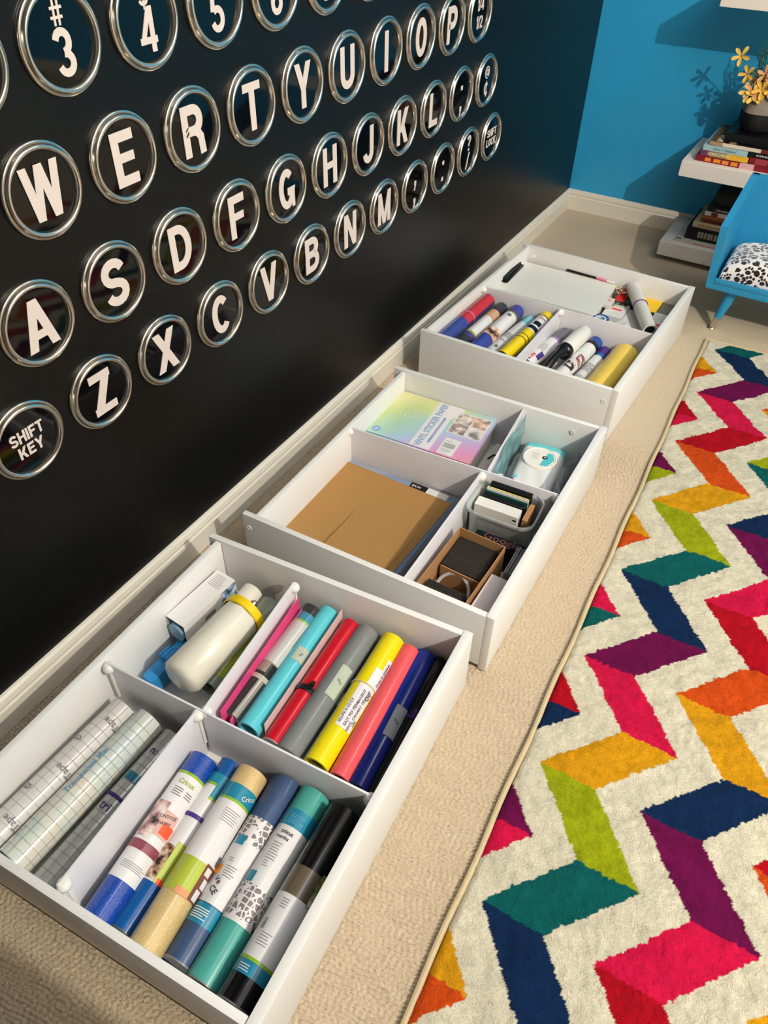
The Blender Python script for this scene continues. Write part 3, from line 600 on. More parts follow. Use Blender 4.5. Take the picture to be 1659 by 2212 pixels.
# far-left compartment of near drawer
M = roll_frame((.289, .262), (.283, .061), .118, .200)
t = thing('plastic_bottle', 'white eight-sided plastic bottle with yellow screw cap, lying in near drawer', 'bottle', M)
q = MB(); R0 = .044
q.lathe([(.0001, 0), (R0 * .78, 0), (R0, .010), (R0, .175), (R0 * .97, .180), (.0001, .180)], mat((226, 222, 206), .3, coat=.3), 8, Matrix.Rotation(math.radians(22.5 - 10), 4, 'X'), axis='x')
q.build('bottle_body', t, smooth=50)
q = MB(); q.lathe([(R0 * 1.0, .176), (R0 * 1.05, .178), (R0 * 1.05, .194), (R0 * .9, .198), (.0001, .198)], mat((240, 202, 20), .35), 48, axis='x'); q.build('screw_cap', t)
q = MB(); wrap(q, block_text('WANDWAND', .013, .35), R0 + .0004, .092, -20, mat((214, 210, 196), .25, coat=.4), 0) if False else q.lathe([(.0001, .199), (.006, .199), (.008, .206), (.004, .212), (.0001, .212)], CHROME, 20, T(0, -.012, .022), axis='x'); q.build('metal_knob', t)
t = thing('paper_box', 'white carton with small print holding a blue tube, near drawer back', 'box', T(.162, .158, .062) @ RZ(-3))
q = MB(); bw, bl, bh = .050, .150, .062; PB = PAPER
q.box((0, 0, 0), (bw, bl, .001), PB); q.box((0, 0, bh - .001), (bw, bl, bh), PB); q.box((0, 0, .001), (.001, bl, bh - .001), PB); q.box((bw - .001, 0, .001), (bw, bl, bh - .001), PB); q.box((.001, bl - .001, .001), (bw - .001, bl, bh - .001), PB)
flat_faces(q, [[(p[0] + .026, p[1] + .140) for p in f] for f in lines(7, .036, .0048, .0010)], bh + .0003, TXT)
flat_faces(q, [[(p[0], p[1]) for p in f] for f in bars(.028, .010)], 0, INK, frame((bw + .0004, .07, .03), (0, 1, 0), (0, 0, 1), (1, 0, 0)))
q.build('carton', t, smooth=0)
q = MB(); q.add([(bw + .0005, .105, .010), (bw + .0005, .149, .010), (bw + .0005, .149, .060), (bw + .0005, .105, .060)], [(0, 1, 2, 3)], mat((110, 150, 190), .4, kind='picture', bscale=60)); q.build('printed_picture', t, smooth=0)
q = MB(); q.lathe([(.0001, 0), (.021, 0), (.021, .145), (.0001, .145)], mat((120, 160, 186), .3), 32, T(.025, -.004, .029) @ Matrix.Rotation(math.radians(90), 4, 'Z'), axis='x'); q.build('tube', t)
roll('vinyl_roll', 'plain white roll behind the yellow-capped bottle', (.243, .328), (.258, .155), .078, .0240, .200, (226, 222, 210), [], cat='vinyl roll')
roll('vinyl_roll', 'pale grey-green roll behind the yellow-capped bottle, beside divider', (.290, .330), (.306, .137), .062, .0240, .230, (156, 164, 150), [('p', .1, .7, -60, -10, LIME)])
sheet('magazine_page', 'colourful printed packet standing between bottle and divider', 'packet', ((.345, .030), (.318, .325)), .012, mat((190, 190, 120), .4, kind='picture', bscale=45), zt=.075)
t = thing('blue_dispenser', 'blue plastic tape dispenser with a ridged clip, near drawer back corner', 'dispenser', T(.182, .048, .02) @ RZ(-2))
BLP = mat((44, 134, 196), .4)
q = MB(); q.box((0, 0, 0), (.034, .125, .050), BLP, bev=.012); q.build('body', t)
q = MB(); q.box((.002, .052, .048), (.032, .078, .062), BLP, bev=.003)
for i in range(3): q.box((.006 + i * .009, .050, .060), (.009 + i * .009, .080, .064), BLP, bev=.0008)
q.build('ridged_clip', t)

# ------------------------------------------------------------ middle drawer
t = thing('plastic_bag', 'clear bag with blue card and black price tag, under kraft sheets', 'bag', T(0, 0, 0))
PT = [(.147, .520), (.473, .545), (.474, .838), (.150, .826)]
q = MB(); q.prism([(.144, .512), (.492, .534), (.486, .846), (.146, .832)], .058, .0588, film_mat(.12, (210, 206, 216), .15, .4)); q.build('sleeve', t, smooth=0)
q = MB(); q.prism(PT, .019, .057, mat((74, 140, 188), .4)); q.build('blue_card', t, smooth=0)
q = MB(); q.prism([(.352, .806), (.398, .808), (.397, .838), (.351, .836)], .0589, .0593, BLACK); flat_faces(q, [[(p[0] + .368, p[1] + .826) for p in f] for f in type_text('$4.99', .011, .02)], .0597, W_); q.prism([(.398, .808), (.455, .812), (.454, .840), (.397, .838)], .0589, .0592, PAPER); q.build('price_tag', t, smooth=0)
o = MB().prism([(.155, .524), (.464, .533), (.473, .815), (.168, .812), (.160, .806)], .061, .0635, KRAFT).build('kraft_sheet', smooth=0); tag(o, 'large brown kraft board covering most of the near compartment', 'cardboard')
o = MB().prism([(.272, .500), (.445, .505), (.455, .545), (.276, .534)], .0590, .0605, KRAFT).build('kraft_sheet', smooth=0); tag(o, 'brown kraft board edge peeking out near the drawer side', 'cardboard')
q = MB(); q.box((0, 0, 0), (.162, .145, .0022), KRAFT, M=T(.288, .521, .0695) @ Matrix.Rotation(math.radians(-2.2), 4, 'X')); o = q.build('kraft_sheet', smooth=0); tag(o, 'smaller brown kraft sheet lying on top of the large board', 'cardboard')
q = MB(); q.prism([(.478, .52), (.500, .522), (.506, .80), (.496, .82)], .019, .060, mat((92, 76, 88), .5)); o = q.build('folder', smooth=0); tag(o, 'dark mauve folder edge squeezed beside the white divider', 'folder')

def sticker_mat():
    m = bpy.data.materials.new('rainbow_print'); m.use_nodes = True; nt = m.node_tree; b = nt.nodes['Principled BSDF']; L = nt.links.new
    b.inputs['Roughness'].default_value = .25; b.inputs['Coat Weight'].default_value = .6
    tc = nt.nodes.new('ShaderNodeTexCoord'); nz = nt.nodes.new('ShaderNodeTexNoise'); nz.inputs['Scale'].default_value = 7; L(tc.outputs['Object'], nz.inputs['Vector'])
    sp = nt.nodes.new('ShaderNodeSeparateXYZ'); L(tc.outputs['Object'], sp.inputs[0])
    def M_(op, a, bb):
        n = nt.nodes.new('ShaderNodeMath'); n.operation = op
        for i, v in enumerate((a, bb)):
            if isinstance(v, (int, float)): n.inputs[i].default_value = v
            else: L(v, n.inputs[i])
        return n.outputs[0]
    v = M_('ADD', M_('MULTIPLY', sp.outputs[0], 1.55), M_('MULTIPLY', sp.outputs[1], -2.0)); v = M_('ADD', v, M_('MULTIPLY', nz.outputs['Fac'], .34)); v = M_('ADD', v, .15)
    cr = nt.nodes.new('ShaderNodeValToRGB'); el = cr.color_ramp.elements
    el[0].position = 0.0; el[0].color = rgb((222, 220, 130)); el[1].position = 1.0; el[1].color = rgb((228, 110, 150))
    for p_, c_ in ((.16, (192, 212, 80)), (.30, (150, 204, 180)), (.42, (150, 190, 226)), (.54, (190, 160, 216)), (.68, (220, 110, 180)), (.84, (236, 120, 110))):
        e = el.new(p_); e.color = rgb(c_)
    L(v, cr.inputs[0]); L(cr.outputs[0], b.inputs['Base Color']); return m
t = thing('sticker_paper_pack', 'rainbow pack of vinyl sticker paper with blue title in clear sleeve', 'paper pack', frame((.1715, .900, .0905), (.9972, .0744, 0), (-.0744, .9972, 0), (0, 0, 1)) @ Matrix.Diagonal((.97, .97, 1, 1)))
q = MB(); q.box((0, 0, 0), (.300, .214, .018), sticker_mat(), bev=.001)
q.box((.128, .002, .0181), (.186, .212, .0184), W_); q.prism([(.186, .15), (.205, .19), (.205, .212), (.186, .212)], .0181, .0184, W_)
q.build('printed_sheet', t, smooth=0)
DBL = mat((60, 140, 200), .4)
q = MB()
ttl = type_text('VINYL STICKER PAPER', .0205, .03)
xs = [p[0] for f in ttl for p in f]; sx = .205 / (max(xs) - min(xs)); Mt = frame((.149, .107, .0188), (0, 1, 0), (-1, 0, 0), (0, 0, 1))
flat_faces(q, [[(p[0] * sx, p[1] * 1.25) for p in f] for f in ttl], 0, DBL, Mt)
q.box((.167, .030, .0185), (.174, .150, .0187), mat((70, 110, 190), .4)); flat_faces(q, [[(p[0] - .01, p[1] - .0215) for p in f] for f in type_text('Works Great For Inkjet Printers', .0062)], .0002, W_, Mt)
for i, s_ in enumerate(['Waterproof', 'Scratch resistant', 'Quick drying', 'Cut with any machine']):
    flat_faces(q, [[(p[0] + .155, p[1] + .0) for p in f] for f in type_text(s_, .0085)], .0, W_, frame((.050 + i * .015, 0, .0186), (0, 1, 0), (-1, 0, 0), (0, 0, 1)))
    q.lathe([(.003, .0182), (.0029, .0187), (.0001, .0187)], W_, 12, T(.050 + i * .015, .112 , 0))
q.lathe([(.0125, .0181), (.012, .0187), (.0001, .0187)], DBL, 28, T(.022, .020, 0)); flat_faces(q, lines(2, .016, .005, .0018), 0, W_, frame((.022, .021, .019), (.7, .7, 0), (-.7, .7, 0), (0, 0, 1)))
q.build('title_lettering', t, smooth=0)
q = MB(); q.box((.196, .096, .0181), (.292, .196, .0185), W_)
pics = [mat(c, .4, kind='picture', bscale=s_) for c, s_ in (((150, 110, 92), 42), ((190, 176, 160), 55), ((214, 200, 196), 38), ((200, 140, 96), 47))]
for i in range(2):
    for j in range(2): q.box((.199 + i * .0462, .099 + j * .0478, .0186), (.243 + i * .0462, .145 + j * .0478, .0188), pics[i * 2 + j])
q.build('product_photos', t, smooth=0)
q = MB(); q.box((.206, .004, .0181), (.250, .074, .0186), W_, bev=.0); flat_faces(q, bars(.030, .020, 16), 0, INK, frame((.226, .042, .0189), (1, 0, 0), (0, 1, 0), (0, 0, 1))); flat_faces(q, lines(3, .03, .005, .0012), 0, TXD, frame((.226, .024, .0189), (1, 0, 0), (0, 1, 0), (0, 0, 1))); flat_faces(q, lines(1, .02, .005, .0015), 0, TXD, frame((.222, .060, .0189), (1, 0, 0), (0, 1, 0), (0, 0, 1))); q.build('barcode_label', t, smooth=0)
q = MB(); q.box((-.002, -.003, .0193), (.304, .218, .0197), film_mat(.03, (245, 245, 245), .06, .2)); q.build('clear_sleeve', t, smooth=0)
o = MB().box((0, 0, 0), (.278, .195, .0715), mat((218, 216, 210), .5), bev=.001).build('paper_stack', smooth=0); o.matrix_world = frame((.178, .905, .0186), (.9972, .0744, 0), (-.0744, .9972, 0), (0, 0, 1)); tag(o, 'white paper stack lying under the rainbow sticker pack', 'paper')
t = thing('paper_tray', 'low off-white tray and paper stack beside the sticker pack', 'paper', T(.462, .905, .0186))
q = MB(); q.box((0, 0, 0), (.048, .200, .030), mat((226, 222, 208), .5), bev=.001); q.build('paper_stack', t, smooth=0)
q = MB(); q.tube([(.008, .125, .032), (.014, .145, .033), (.024, .152, .0325)], .0022, BLACK); q.build('black_clip', t)

# wipes pack, spray bottle, bags
def soft_pack():
    t = thing('wipes_pack', 'white and turquoise pack of wipes with round flip lid', 'wipes', frame((.562, .925, .019), (.990, .139, 0), (-.139, .990, 0), (0, 0, 1)))
    nx, ny = 28, 40; Lx, Ly, H = .112, .205, .076; q = MB(); V = []; F = []
    WM = mat((228, 228, 226), .3, coat=.3); TM = mat((96, 200, 208), .35, coat=.2)
    for side in (1, -1):
        o = len(V)
        for j in range(ny + 1):
            for i in range(nx + 1):
                a = 2 * i / nx - 1; b = 2 * j / ny - 1
                h_ = (max(0, 1 - abs(a) ** 5)) ** .4 * (max(0, 1 - abs(b) ** 6)) ** .5
                z = H / 2 + side * H / 2 * h_ + side * .0010 * math.sin(9 * a + 5 * b) * h_
                V.append((Lx * (a + 1) / 2, Ly * (b + 1) / 2, z))
        for j in range(ny):
            for i in range(nx):
                p = o + j * (nx + 1) + i; f = (p, p + 1, p + nx + 2, p + nx + 1); F.append(f if side > 0 else f[::-1])
    cut = [i for i, f in enumerate(F) if V[f[0]][1] > .160]
    q.add(V, [f for i, f in enumerate(F) if i not in set(cut)], WM); q.add(V, [F[i] for i in cut], TM); q.build('wrapper', t, smooth=70)
    q = MB(); q.lathe([(.044, H - .001), (.043, H + .004), (.040, H + .0055), (.038, H + .004), (.0001, H + .0045)], mat((232, 230, 222), .3), 48, T(.056, .118, 0)); q.build('flip_lid', t)
    q = MB(); z = H + .0052; q.prism([(.062, .090), (.080, .092), (.092, .120), (.084, .142), (.072, .144)], z, z + .0003, mat((80, 190, 200), .4))
    q.lathe([(.0001, z + .0009), (.006, z + .0008), (.007, z)], INK, 20, T(.068, .122, 0)); q.lathe([(.0001, z + .0012), (.0025, z + .0012), (.0028, z + .0009)], W_, 16, T(.068, .122, 0))
    flat_faces(q, [[(p[0] + .045, p[1] + .132) for p in f] for f in lines(4, .018, .007, .0008)], z, TXT)
    q.box((.012, .030, H - .004), (.020, .040, H - .0022), mat((110, 200, 208), .4)); q.prism([(.070, .004), (.100, .004), (.100, .045)], H * .8, H * .8 + .0004, INK); q.prism([(.100, .004), (.106, .004), (.106, .052), (.100, .045)], H * .78, H * .78 + .0004, mat((50, 130, 140), .4))
    q.build('printed_marks', t, smooth=0)
soft_pack()
t = thing('spray_bottle', 'small pale blue bottle with white collar and dark grey flip cap', 'bottle', T(.550, .915, .019))
q = MB(); q.lathe([(.0001, 0), (.016, 0), (.017, .003), (.017, .075), (.013, .080), (.0001, .080)], mat((176, 206, 206), .25, coat=.4), 28); q.build('bottle_body', t)
q = MB(); q.lathe([(.017, .078), (.018, .080), (.018, .088), (.012, .092), (.0001, .092)], PLW, 28); q.build('collar', t)
q = MB(); q.prism([(-.016, -.004), (.014, -.008), (.018, .004), (.008, .012), (-.012, .010)], .093, .099, mat((70, 78, 86), .35), Matrix.Rotation(math.radians(12), 4, 'Y')); q.build('flip_cap', t)
def wavy(name, label, cat, p, q_, z0, z1, m, amp=.004, grp=None, seed=1):
    r_ = random.Random(seed); n = 26; k = 12; V = []; F = []; ph = [r_.random() * 6 for _ in range(6)]
    d = Vector((q_[0] - p[0], q_[1] - p[1])); nn = Vector((-d.y, d.x)).normalized()
    for j in range(k + 1):
        for i in range(n + 1):
            u = i / n; v = j / k; off = amp * (math.sin(9 * u + ph[0] + 3 * v) + .6 * math.sin(23 * u + ph[1] - 5 * v) + .4 * math.sin(14 * v + ph[2] + 11 * u))
            b_ = Vector(p) + d * u + nn * off; V.append((b_.x, b_.y, z0 + (z1 - z0) * v * (1 - .06 * math.sin(8 * u + ph[3]))))
    for j in range(k):
        for i in range(n): a = j * (n + 1) + i; F.append((a, a + 1, a + n + 2, a + n + 1))
    o = MB().add(V, F, m).build(name, smooth=80)
    sm = o.modifiers.new('s', 'SOLIDIFY'); sm.thickness = .0004
    return tag(o, label, cat, grp)
wavy('plastic_bag', 'crumpled clear plastic bag with teal tint, hanging along the divider', 'bag', (.541, .885), (.521, 1.125), .03, .160, film_mat(.30, (150, 196, 200), .15, .6), .003)
wavy('plastic_bag', 'clear zip bag crumpled between wipes and drawer front', 'bag', (.690, .905), (.680, 1.12), .03, .128, film_mat(.22, (210, 214, 214), .15, .7), .005, seed=4)
o = sheet('blue_zip_strip', 'dark blue strip of a zip bag standing at drawer front', 'zip strip', ((.704, .905), (.698, 1.135)), .0025, mat((20, 66, 170), .35), zb=.10, zt=.141)
o = sheet('yellow_card', 'yellow card edge standing beside dark blue zip strip', 'card', ((.711, .885), (.709, 1.010)), .002, mat((222, 206, 110), .5), zt=.135)

# near-right compartment
def rrect(x0, y0, x1, y1, r, n=6):
    P = []
    for cx, cy, a in ((x1 - r, y1 - r, 0), (x0 + r, y1 - r, 90), (x0 + r, y0 + r, 180), (x1 - r, y0 + r, 270)):
        P += [(cx + r * math.cos(math.radians(a + 90 * i / n)), cy + r * math.sin(math.radians(a + 90 * i / n))) for i in range(n + 1)]
    return P
t = thing('plastic_container', 'clear rounded plastic tub with rim, holding cards and a white box', 'container', T(.538, .742, .0186) @ RZ(4))
CP = film_mat(.26, (206, 212, 210), .2, .6); q = MB(); secs = [(.012, .0), (.006, .006), (.003, .10), (.0, .112), (-.004, .114), (-.004, .121), (.000, .122)]
V = []; F = []; base = None
for (ins, z) in secs:
    P = rrect(ins, ins, .154 - ins, .118 - ins, .030); V += [(x, y, z) for x, y in P]; base = len(P)
for j in range(len(secs) - 1):
    for i in range(base): F.append((j * base + i, j * base + (i + 1) % base, (j + 1) * base + (i + 1) % base, (j + 1) * base + i))
F.append(tuple(range(base - 1, -1, -1))); q.add(V, F, CP); o = q.build('tub', t, smooth=50); sm = o.modifiers.new('s', 'SOLIDIFY'); sm.thickness = .0012
GC = 'things inside the clear tub'
RT = T(.538, .742, .0186) @ RZ(4)
def tb(name, label, cat, a, b, m, bev=.0008, extra=None, rz=0):
    q = MB(); q.box(a, b, m, bev=bev)
    if extra: extra(q)
    o = q.build(name, smooth=0); o.matrix_world = RT @ RZ(rz); return tag(o, label, cat, GC)
tb('card_stack', 'tall black card stack at the back of the clear tub', 'cards', (.024, .094, .003), (.126, .106, .136), BLACK, .003)
tb('card', 'cream yellow card standing in the clear tub', 'card', (.020, .0885, .003), (.122, .0905, .128), mat((226, 214, 140), .5), .0004)
tb('card', 'white card standing in front of the cream yellow card', 'card', (.020, .0845, .003), (.122, .0862, .127), PAPER, .0004)
tb('card', 'dark green card behind the lower black stack in the tub', 'card', (.018, .0800, .003), (.122, .0822, .122), mat((18, 74, 66), .5), .0004)
tb('card_stack', 'lower black card stack between green card and white box', 'cards', (.018, .066, .003), (.118, .078, .118), BLACK, .003)
tb('white_box', 'white carton standing in the clear tub', 'box', (.010, .034, .003), (.116, .064, .114), mat((226, 222, 216), .5), .0015, lambda q: q.box((.104, .0335, .100), (.113, .0345, .104), BLACK))
tb('wooden_stick', 'thin wooden ruler strip behind the tub front', 'ruler', (.030, .014, .090), (.120, .0165, .096), mat((196, 140, 100), .6), .0006)
tb('kraft_envelope', 'kraft envelope leaning at the right side of clear tub', 'envelope', (.124, .040, .003), (.136, .100, .108), KRAFT2, .001)
def cbox():
    t = thing('kraft_box', 'open brown cardboard box holding black magnet stacks', 'box', T(.548, .494, .0186) @ RZ(-1))
    q = MB(); L, W2, H = .198, .113, .112; c = KRAFT2
    q.box((0, 0, 0), (W2, L, .002), c); q.box((0, 0, 0), (.002, L, H), c); q.box((W2 - .002, 0, 0), (W2, L, H), c); q.box((.002, L - .002, 0), (W2 - .002, L, H), c); q.box((.002, 0, 0), (W2 - .002, .002, H - .01), c)
    q.build('carton', t, smooth=0)
    q = MB(); q.box((.010, .093, .002), (W2 - .008, .0955, .088), c); q.build('inner_flap', t, smooth=0)
cbox()
MG = mat((52, 46, 42), .5)
def slab(y, n0, zt, lab):
    q = MB(); q.box((.560, y, .021), (.652, y + .0026, zt), MG, bev=.001); o = q.build('black_tag', smooth=0); tag(o, lab, 'tag', 'black tags standing in the kraft box'); return o
first = slab(.592, 0, .108, 'thin black tag standing in a tight row in the kraft box')
for i in range(1, 26):
    c = first.copy(); COL.objects.link(c); c.location = (-.0001 * i, .0037 * i, .0)
f2 = MB().box((.557, .502, .021), (.648, .5046, .110), MG, bev=.001).build('black_tag', smooth=0); tag(f2, 'thin black tag in the shorter row at near end of kraft box', 'tag', 'black tags in the near row of the kraft box')
for i in range(1, 9):
    c = f2.copy(); COL.objects.link(c); c.location = (0, .0042 * i, .0)
o = MB().lathe([(.036, 0), (.040, .001), (.040, .004), (.036, .005), (.033, .003), (.033, .001)], film_mat(.45, (230, 230, 232), .15, .5), 40, closed=True).build('tape_ring'); o.matrix_world = T(.603, .564, .072) @ Matrix.Rotation(math.radians(42), 4, 'X'); tag(o, 'clear round plastic ring standing between the black tag rows', 'ring')
o = MB().box((0, 0, 0), (.044, .130, .100), mat((220, 206, 204), .5), bev=.0015).build('white_box', smooth=0); o.matrix_world = T(.668, .484, .0186) @ RZ(0); tag(o, 'plain pinkish white carton in the near right corner of middle drawer', 'box')
q = MB(); q.box((0, 0, 0), (.120, .020, .086), mat((12, 22, 26), .3), bev=.001); flat_faces(q, type_text('Google', .030, .0), 0, mat((120, 66, 66), .5), frame((.064, .010, .0865), (1, 0, 0), (0, 1, 0), (0, 0, 1)))
o = q.build('black_package', smooth=0); o.matrix_world = T(.580, .712, .0186) @ RZ(3); tag(o, 'black package with dark red outlined lettering behind the kraft box', 'package')
for i in range(6):
    pass
t = thing('clear_sleeves', 'bundle of clear plastic sleeves standing beside the tub', 'sleeves', T(.684, .640, .0186) @ RZ(2))
for i in range(5):
    q = MB(); q.box((i * .0055, 0, 0), (i * .0055 + .003, .085, .088 + .004 * (i % 2)), film_mat(.32, (225, 225, 225), .15, .5)); q.build('sleeve', t, smooth=0)

# ------------------------------------------------------------ far drawer rolls and tools
G3 = 'craft rolls in the near compartment of the far drawer'
roll('vinyl_roll', 'red and blue vinyl roll wrapped with a lilac band', (.159, 1.672), (.148, 1.417), .128, .0225, .305, (190, 10, 44), [('b', 0, .42, mat((22, 50, 138), .3, coat=.4)), ('p', .42, 1, -140, -80, mat((30, 30, 110), .3)), ('band', .55, .004, mat((214, 120, 160), .4))], G3, film=(1.05, .002))
roll('vinyl_roll', 'black vinyl roll with tan picture and white label', (.209, 1.675), (.194, 1.424), .112, .0205, .300, (18, 22, 34), [('b', .30, .66, W_), ('b', .27, .30, GRN), ('b', .20, .27, PURP), ('b', .66, .82, mat((206, 160, 126), .35))], G3, film=(1.06, .003))
roll('vinyl_roll', 'blue vinyl roll with long white label and face picture', (.263, 1.672), (.248, 1.430), .118, .0230, .300, (22, 50, 150), [('b', .30, .84, W_), ('b', .82, .84, GRN), ('b', .84, .90, PURP), ('p', .30, .46, -180, 180, mat((214, 160, 130), .4, kind='picture', bscale=50)), ('bar', .76, -15, .014, .012, 0)], G3, film=(1.04, .002))
roll('vinyl_roll', 'slim pale turquoise vinyl roll with red logo and printed lines', (.308, 1.672), (.283, 1.445), .100, .0165, .300, (118, 190, 206), [('b', .18, .84, mat((206, 208, 208), .3, coat=.3)), ('l', .55, -20, 5, .03, .006, .0013, TXD, -90), ('t', 'Siser', .40, -20, .010, mat((190, 40, 60), .5), -90), ('bar', .26, -25, .014, .010, 0)], G3, film=(1.06, .002))
roll('vinyl_roll', 'yellow vinyl roll with black print and white label', (.362, 1.672), (.341, 1.404), .126, .0215, .305, (240, 210, 24), [('b', .58, .90, W_), ('b', .895, .91, BLACK), ('t', 'Siser', .84, -25, .012, mat((200, 40, 60), .5), -90), ('p', .69, .76, -50, 10, BLACK), ('p', .60, .66, -70, 30, BLACK), ('b', .40, .41, INK), ('b', .46, .47, INK), ('b', 0, .05, BLACK)], G3)
roll('vinyl_roll', 'grey vinyl roll with red and purple printed label', (.432, 1.672), (.397, 1.463), .088, .0225, .300, (104, 100, 116), [('b', .22, .74, W_), ('b', .74, .78, mat((140, 110, 160), .4)), ('l', .58, -10, 7, .03, .006, .0011, TXT, -90), ('p', .33, .45, -70, -30, PURP), ('p', .24, .38, -20, 60, mat((220, 130, 130), .4, kind='picture', bscale=70)), ('b', 0, .22, mat((24, 46, 82), .3))], G3, film=(1.05, .002))
roll('vinyl_roll', 'magenta and lime label roll lying low under the black-handled roller', (.473, 1.672), (.453, 1.517), .050, .0210, .300, (222, 220, 216), [('b', .0, .2, mat((170, 40, 120), .4)), ('b', .2, .42, LIME)], G3)
roll('vinyl_roll', 'white roll with black cap band and dark lip print', (.531, 1.672), (.508, 1.471), .090, .0215, .300, (24, 66, 150), [('b', .06, .84, W_), ('b', .84, .90, BLACK), ('p', .45, .60, -100, -10, mat((150, 100, 96), .4, kind='picture', bscale=60)), ('p', .30, .42, -60, 20, mat((60, 30, 60), .4, kind='picture', bscale=80)), ('b', .0, .05, BLACK), ('b', .66, .72, mat((214, 226, 222), .4))], G3, cap=(30, 30, 30))
roll('vinyl_roll', 'slim blue roll with printed lines, left of glitter roll', (.565, 1.672), (.550, 1.494), .070, .0170, .300, (26, 98, 160), [('b', .1, .80, mat((216, 216, 216), .3)), ('l', .6, -15, 6, .03, .008, .0016, TXD, -90), ('l', .35, -15, 5, .03, .008, .0016, TXD, -90), ('b', .86, 1, PURP)], G3)
roll('glitter_roll', 'large yellow glitter vinyl roll in clear sleeve, beside drawer front', (.628, 1.668), (.614, 1.444), .076, .0420, .300, (228, 190, 44), [], G3, bodymat=glit((250, 212, 70)), film=(1.04, .004))
t = thing('lint_roller', 'white roller with black ergonomic handle lying across far drawer', 'roller', roll_frame((.492, 1.655), (.480, 1.526), .122, .125))
q = MB(); q.lathe([(.0001, 0), (.024, 0), (.025, .002), (.025, .123), (.024, .125), (.0001, .125)], mat((228, 226, 218), .4), 40, axis='x'); q.build('roller', t)
q = MB(); q.lathe([(.0001, 0), (.022, .0), (.0255, .004), (.0255, .020), (.016, .026)], BLACK, 32, T(-.020, 0, 0), axis='x'); q.tube([(-.012, 0, .004), (-.034, .002, .008), (-.055, .004, .006), (-.080, .006, -.002), (-.105, .008, -.012), (-.118, .009, -.017)], [.022, .014, .0105, .0125, .0135, .006], BLACK, 16); q.build('handle', t)

# far compartment of far drawer
t = thing('clipboard', 'translucent white clipboard with black clip lying in far drawer', 'clipboard', frame((.112, 1.775, .112), (.9995, .022, 0), (-.022, .9995, 0), (0, 0, 1)))
q = MB(); q.prism(rrect(0, 0, .372, .240, .022), 0, .005, mat((228, 228, 220), .3)); q.build('board', t, smooth=30)
q = MB(); q.box((.014, .055, .005), (.046, .205, .011), BLACK, bev=.005); q.tube([(.030, .062, .015), (.030, .125, .018), (.030, .198, .015)], .0075, BLACK, 12); q.build('clip', t)
q = MB(); q.lathe([(.004, .005), (.004, .008), (.0001, .008)], CHROME, 12, T(.036, .052, 0)); q.lathe([(.004, .005), (.004, .008), (.0001, .008)], CHROME, 12, T(.036, .208, 0)); q.build('rivet', t)
o = MB().box((0, 0, 0), (.345, .215, .092), mat((214, 212, 206), .5), bev=.001).build('paper_stack', smooth=0); o.matrix_world = T(.130, 1.782, .0185); tag(o, 'white paper stack lying under the clipboard', 'paper')
q = MB(); q.tube([(0, 0, 0), (.108, -.005, 0)], .0034, BLACK, 10); q.tube([(.108, -.005, 0), (.145, -.007, 0)], .0036, mat((226, 120, 160), .4), 10); q.tube([(.145, -.007, 0), (.172, -.008, 0)], .0034, PLW, 10)
o = q.build('pen'); o.matrix_world = T(.295, 2.026, .122); tag(o, 'thin black pen with pink and white end, behind the clipboard', 'pen')
SW = [((212, 44, 40), (.494, 2.005, .034, .055)), ((16, 122, 108), (.531, 2.005, .044, .055)), ((240, 196, 14), (.578, 2.020, .060, .085)), ((112, 108, 98), (.640, 2.018, .046, .085))]
nm = ['red', 'teal green', 'yellow', 'grey']
for i, (c, (x, y, wd, ln)) in enumerate(SW):
    q = MB(); q.box((0, -ln, 0), (wd, 0, .020), mat(c, .4), bev=.001); q.box((0, -ln - .010, 0), (wd, -ln - .0002, .0195), BLACK); flat_faces(q, lines(1, wd * .6, .004, .0014), 0, W_, T(wd / 2, -ln - .006, .0198))
    o = q.build('colour_pack', smooth=0); o.matrix_world = T(x, y, .080); tag(o, '%s colour pack with black strip in far drawer' % nm[i], 'colour pack', 'colour packs in the far drawer')
o = MB().box((0, 0, 0), (.200, .130, .061), mat((214, 210, 204), .5), bev=.001).build('storage_box', smooth=0); o.matrix_world = T(.485, 1.895, .0185); tag(o, 'white box carrying the colour packs', 'box')
q = MB(); BC = [mat(c, .4) for c in ((210, 190, 90), (170, 50, 60), (50, 45, 45), (232, 216, 196), (226, 196, 120))]
for i in range(90):
    a = random.random() * 6.28; p = Vector((random.uniform(0, .058), random.uniform(0, .034), random.uniform(0, .016)))
    q.tube([p, p + Vector((math.cos(a) * .006, math.sin(a) * .006, .001))], .0018, random.choice(BC), 6)
o = q.build('bead_string'); o.matrix_world = T(.478, 1.982, .104); tag(o, 'tangle of small multicoloured beads beside the clipboard', 'beads', kind='stuff')
for i, (x, y, wd, l, hh, lab) in enumerate([(.488, 1.845, .066, .100, .078, 'white carton with red label, left of the white roll'), (.636, 1.780, .048, .158, .082, 'white carton with red label, right of the white roll'), (.556, 1.735, .076, .190, .076, 'plain white carton under the white roll')]):
    q = MB(); q.box((0, 0, 0), (wd, l, hh), PAPER, bev=.001)
    if i < 2: q.box((wd * .25, l * .45, hh), (wd * .75, l * .55, hh + .0004), mat((236, 70, 50), .4)); q.box((wd * .1, l * .62, hh), (wd * .85, l * .95, hh + .0004), mat((196, 194, 172), .4, kind='picture', bscale=40) if i == 0 else mat((206, 210, 200), .4))
    o = q.build('small_carton', smooth=0); o.matrix_world = T(x, y - (.0 if i else .0), .0185) if i != 0 else T(x, y, .0185); tag(o, lab, 'box')
roll('paper_roll', 'white paper roll with thin purple rubber band lying across the cartons', (.532, 2.010), (.661, 1.766), .128, .0215, .280, (226, 222, 216), [('band', .55, .003, PURP)], None, cat='paper roll')
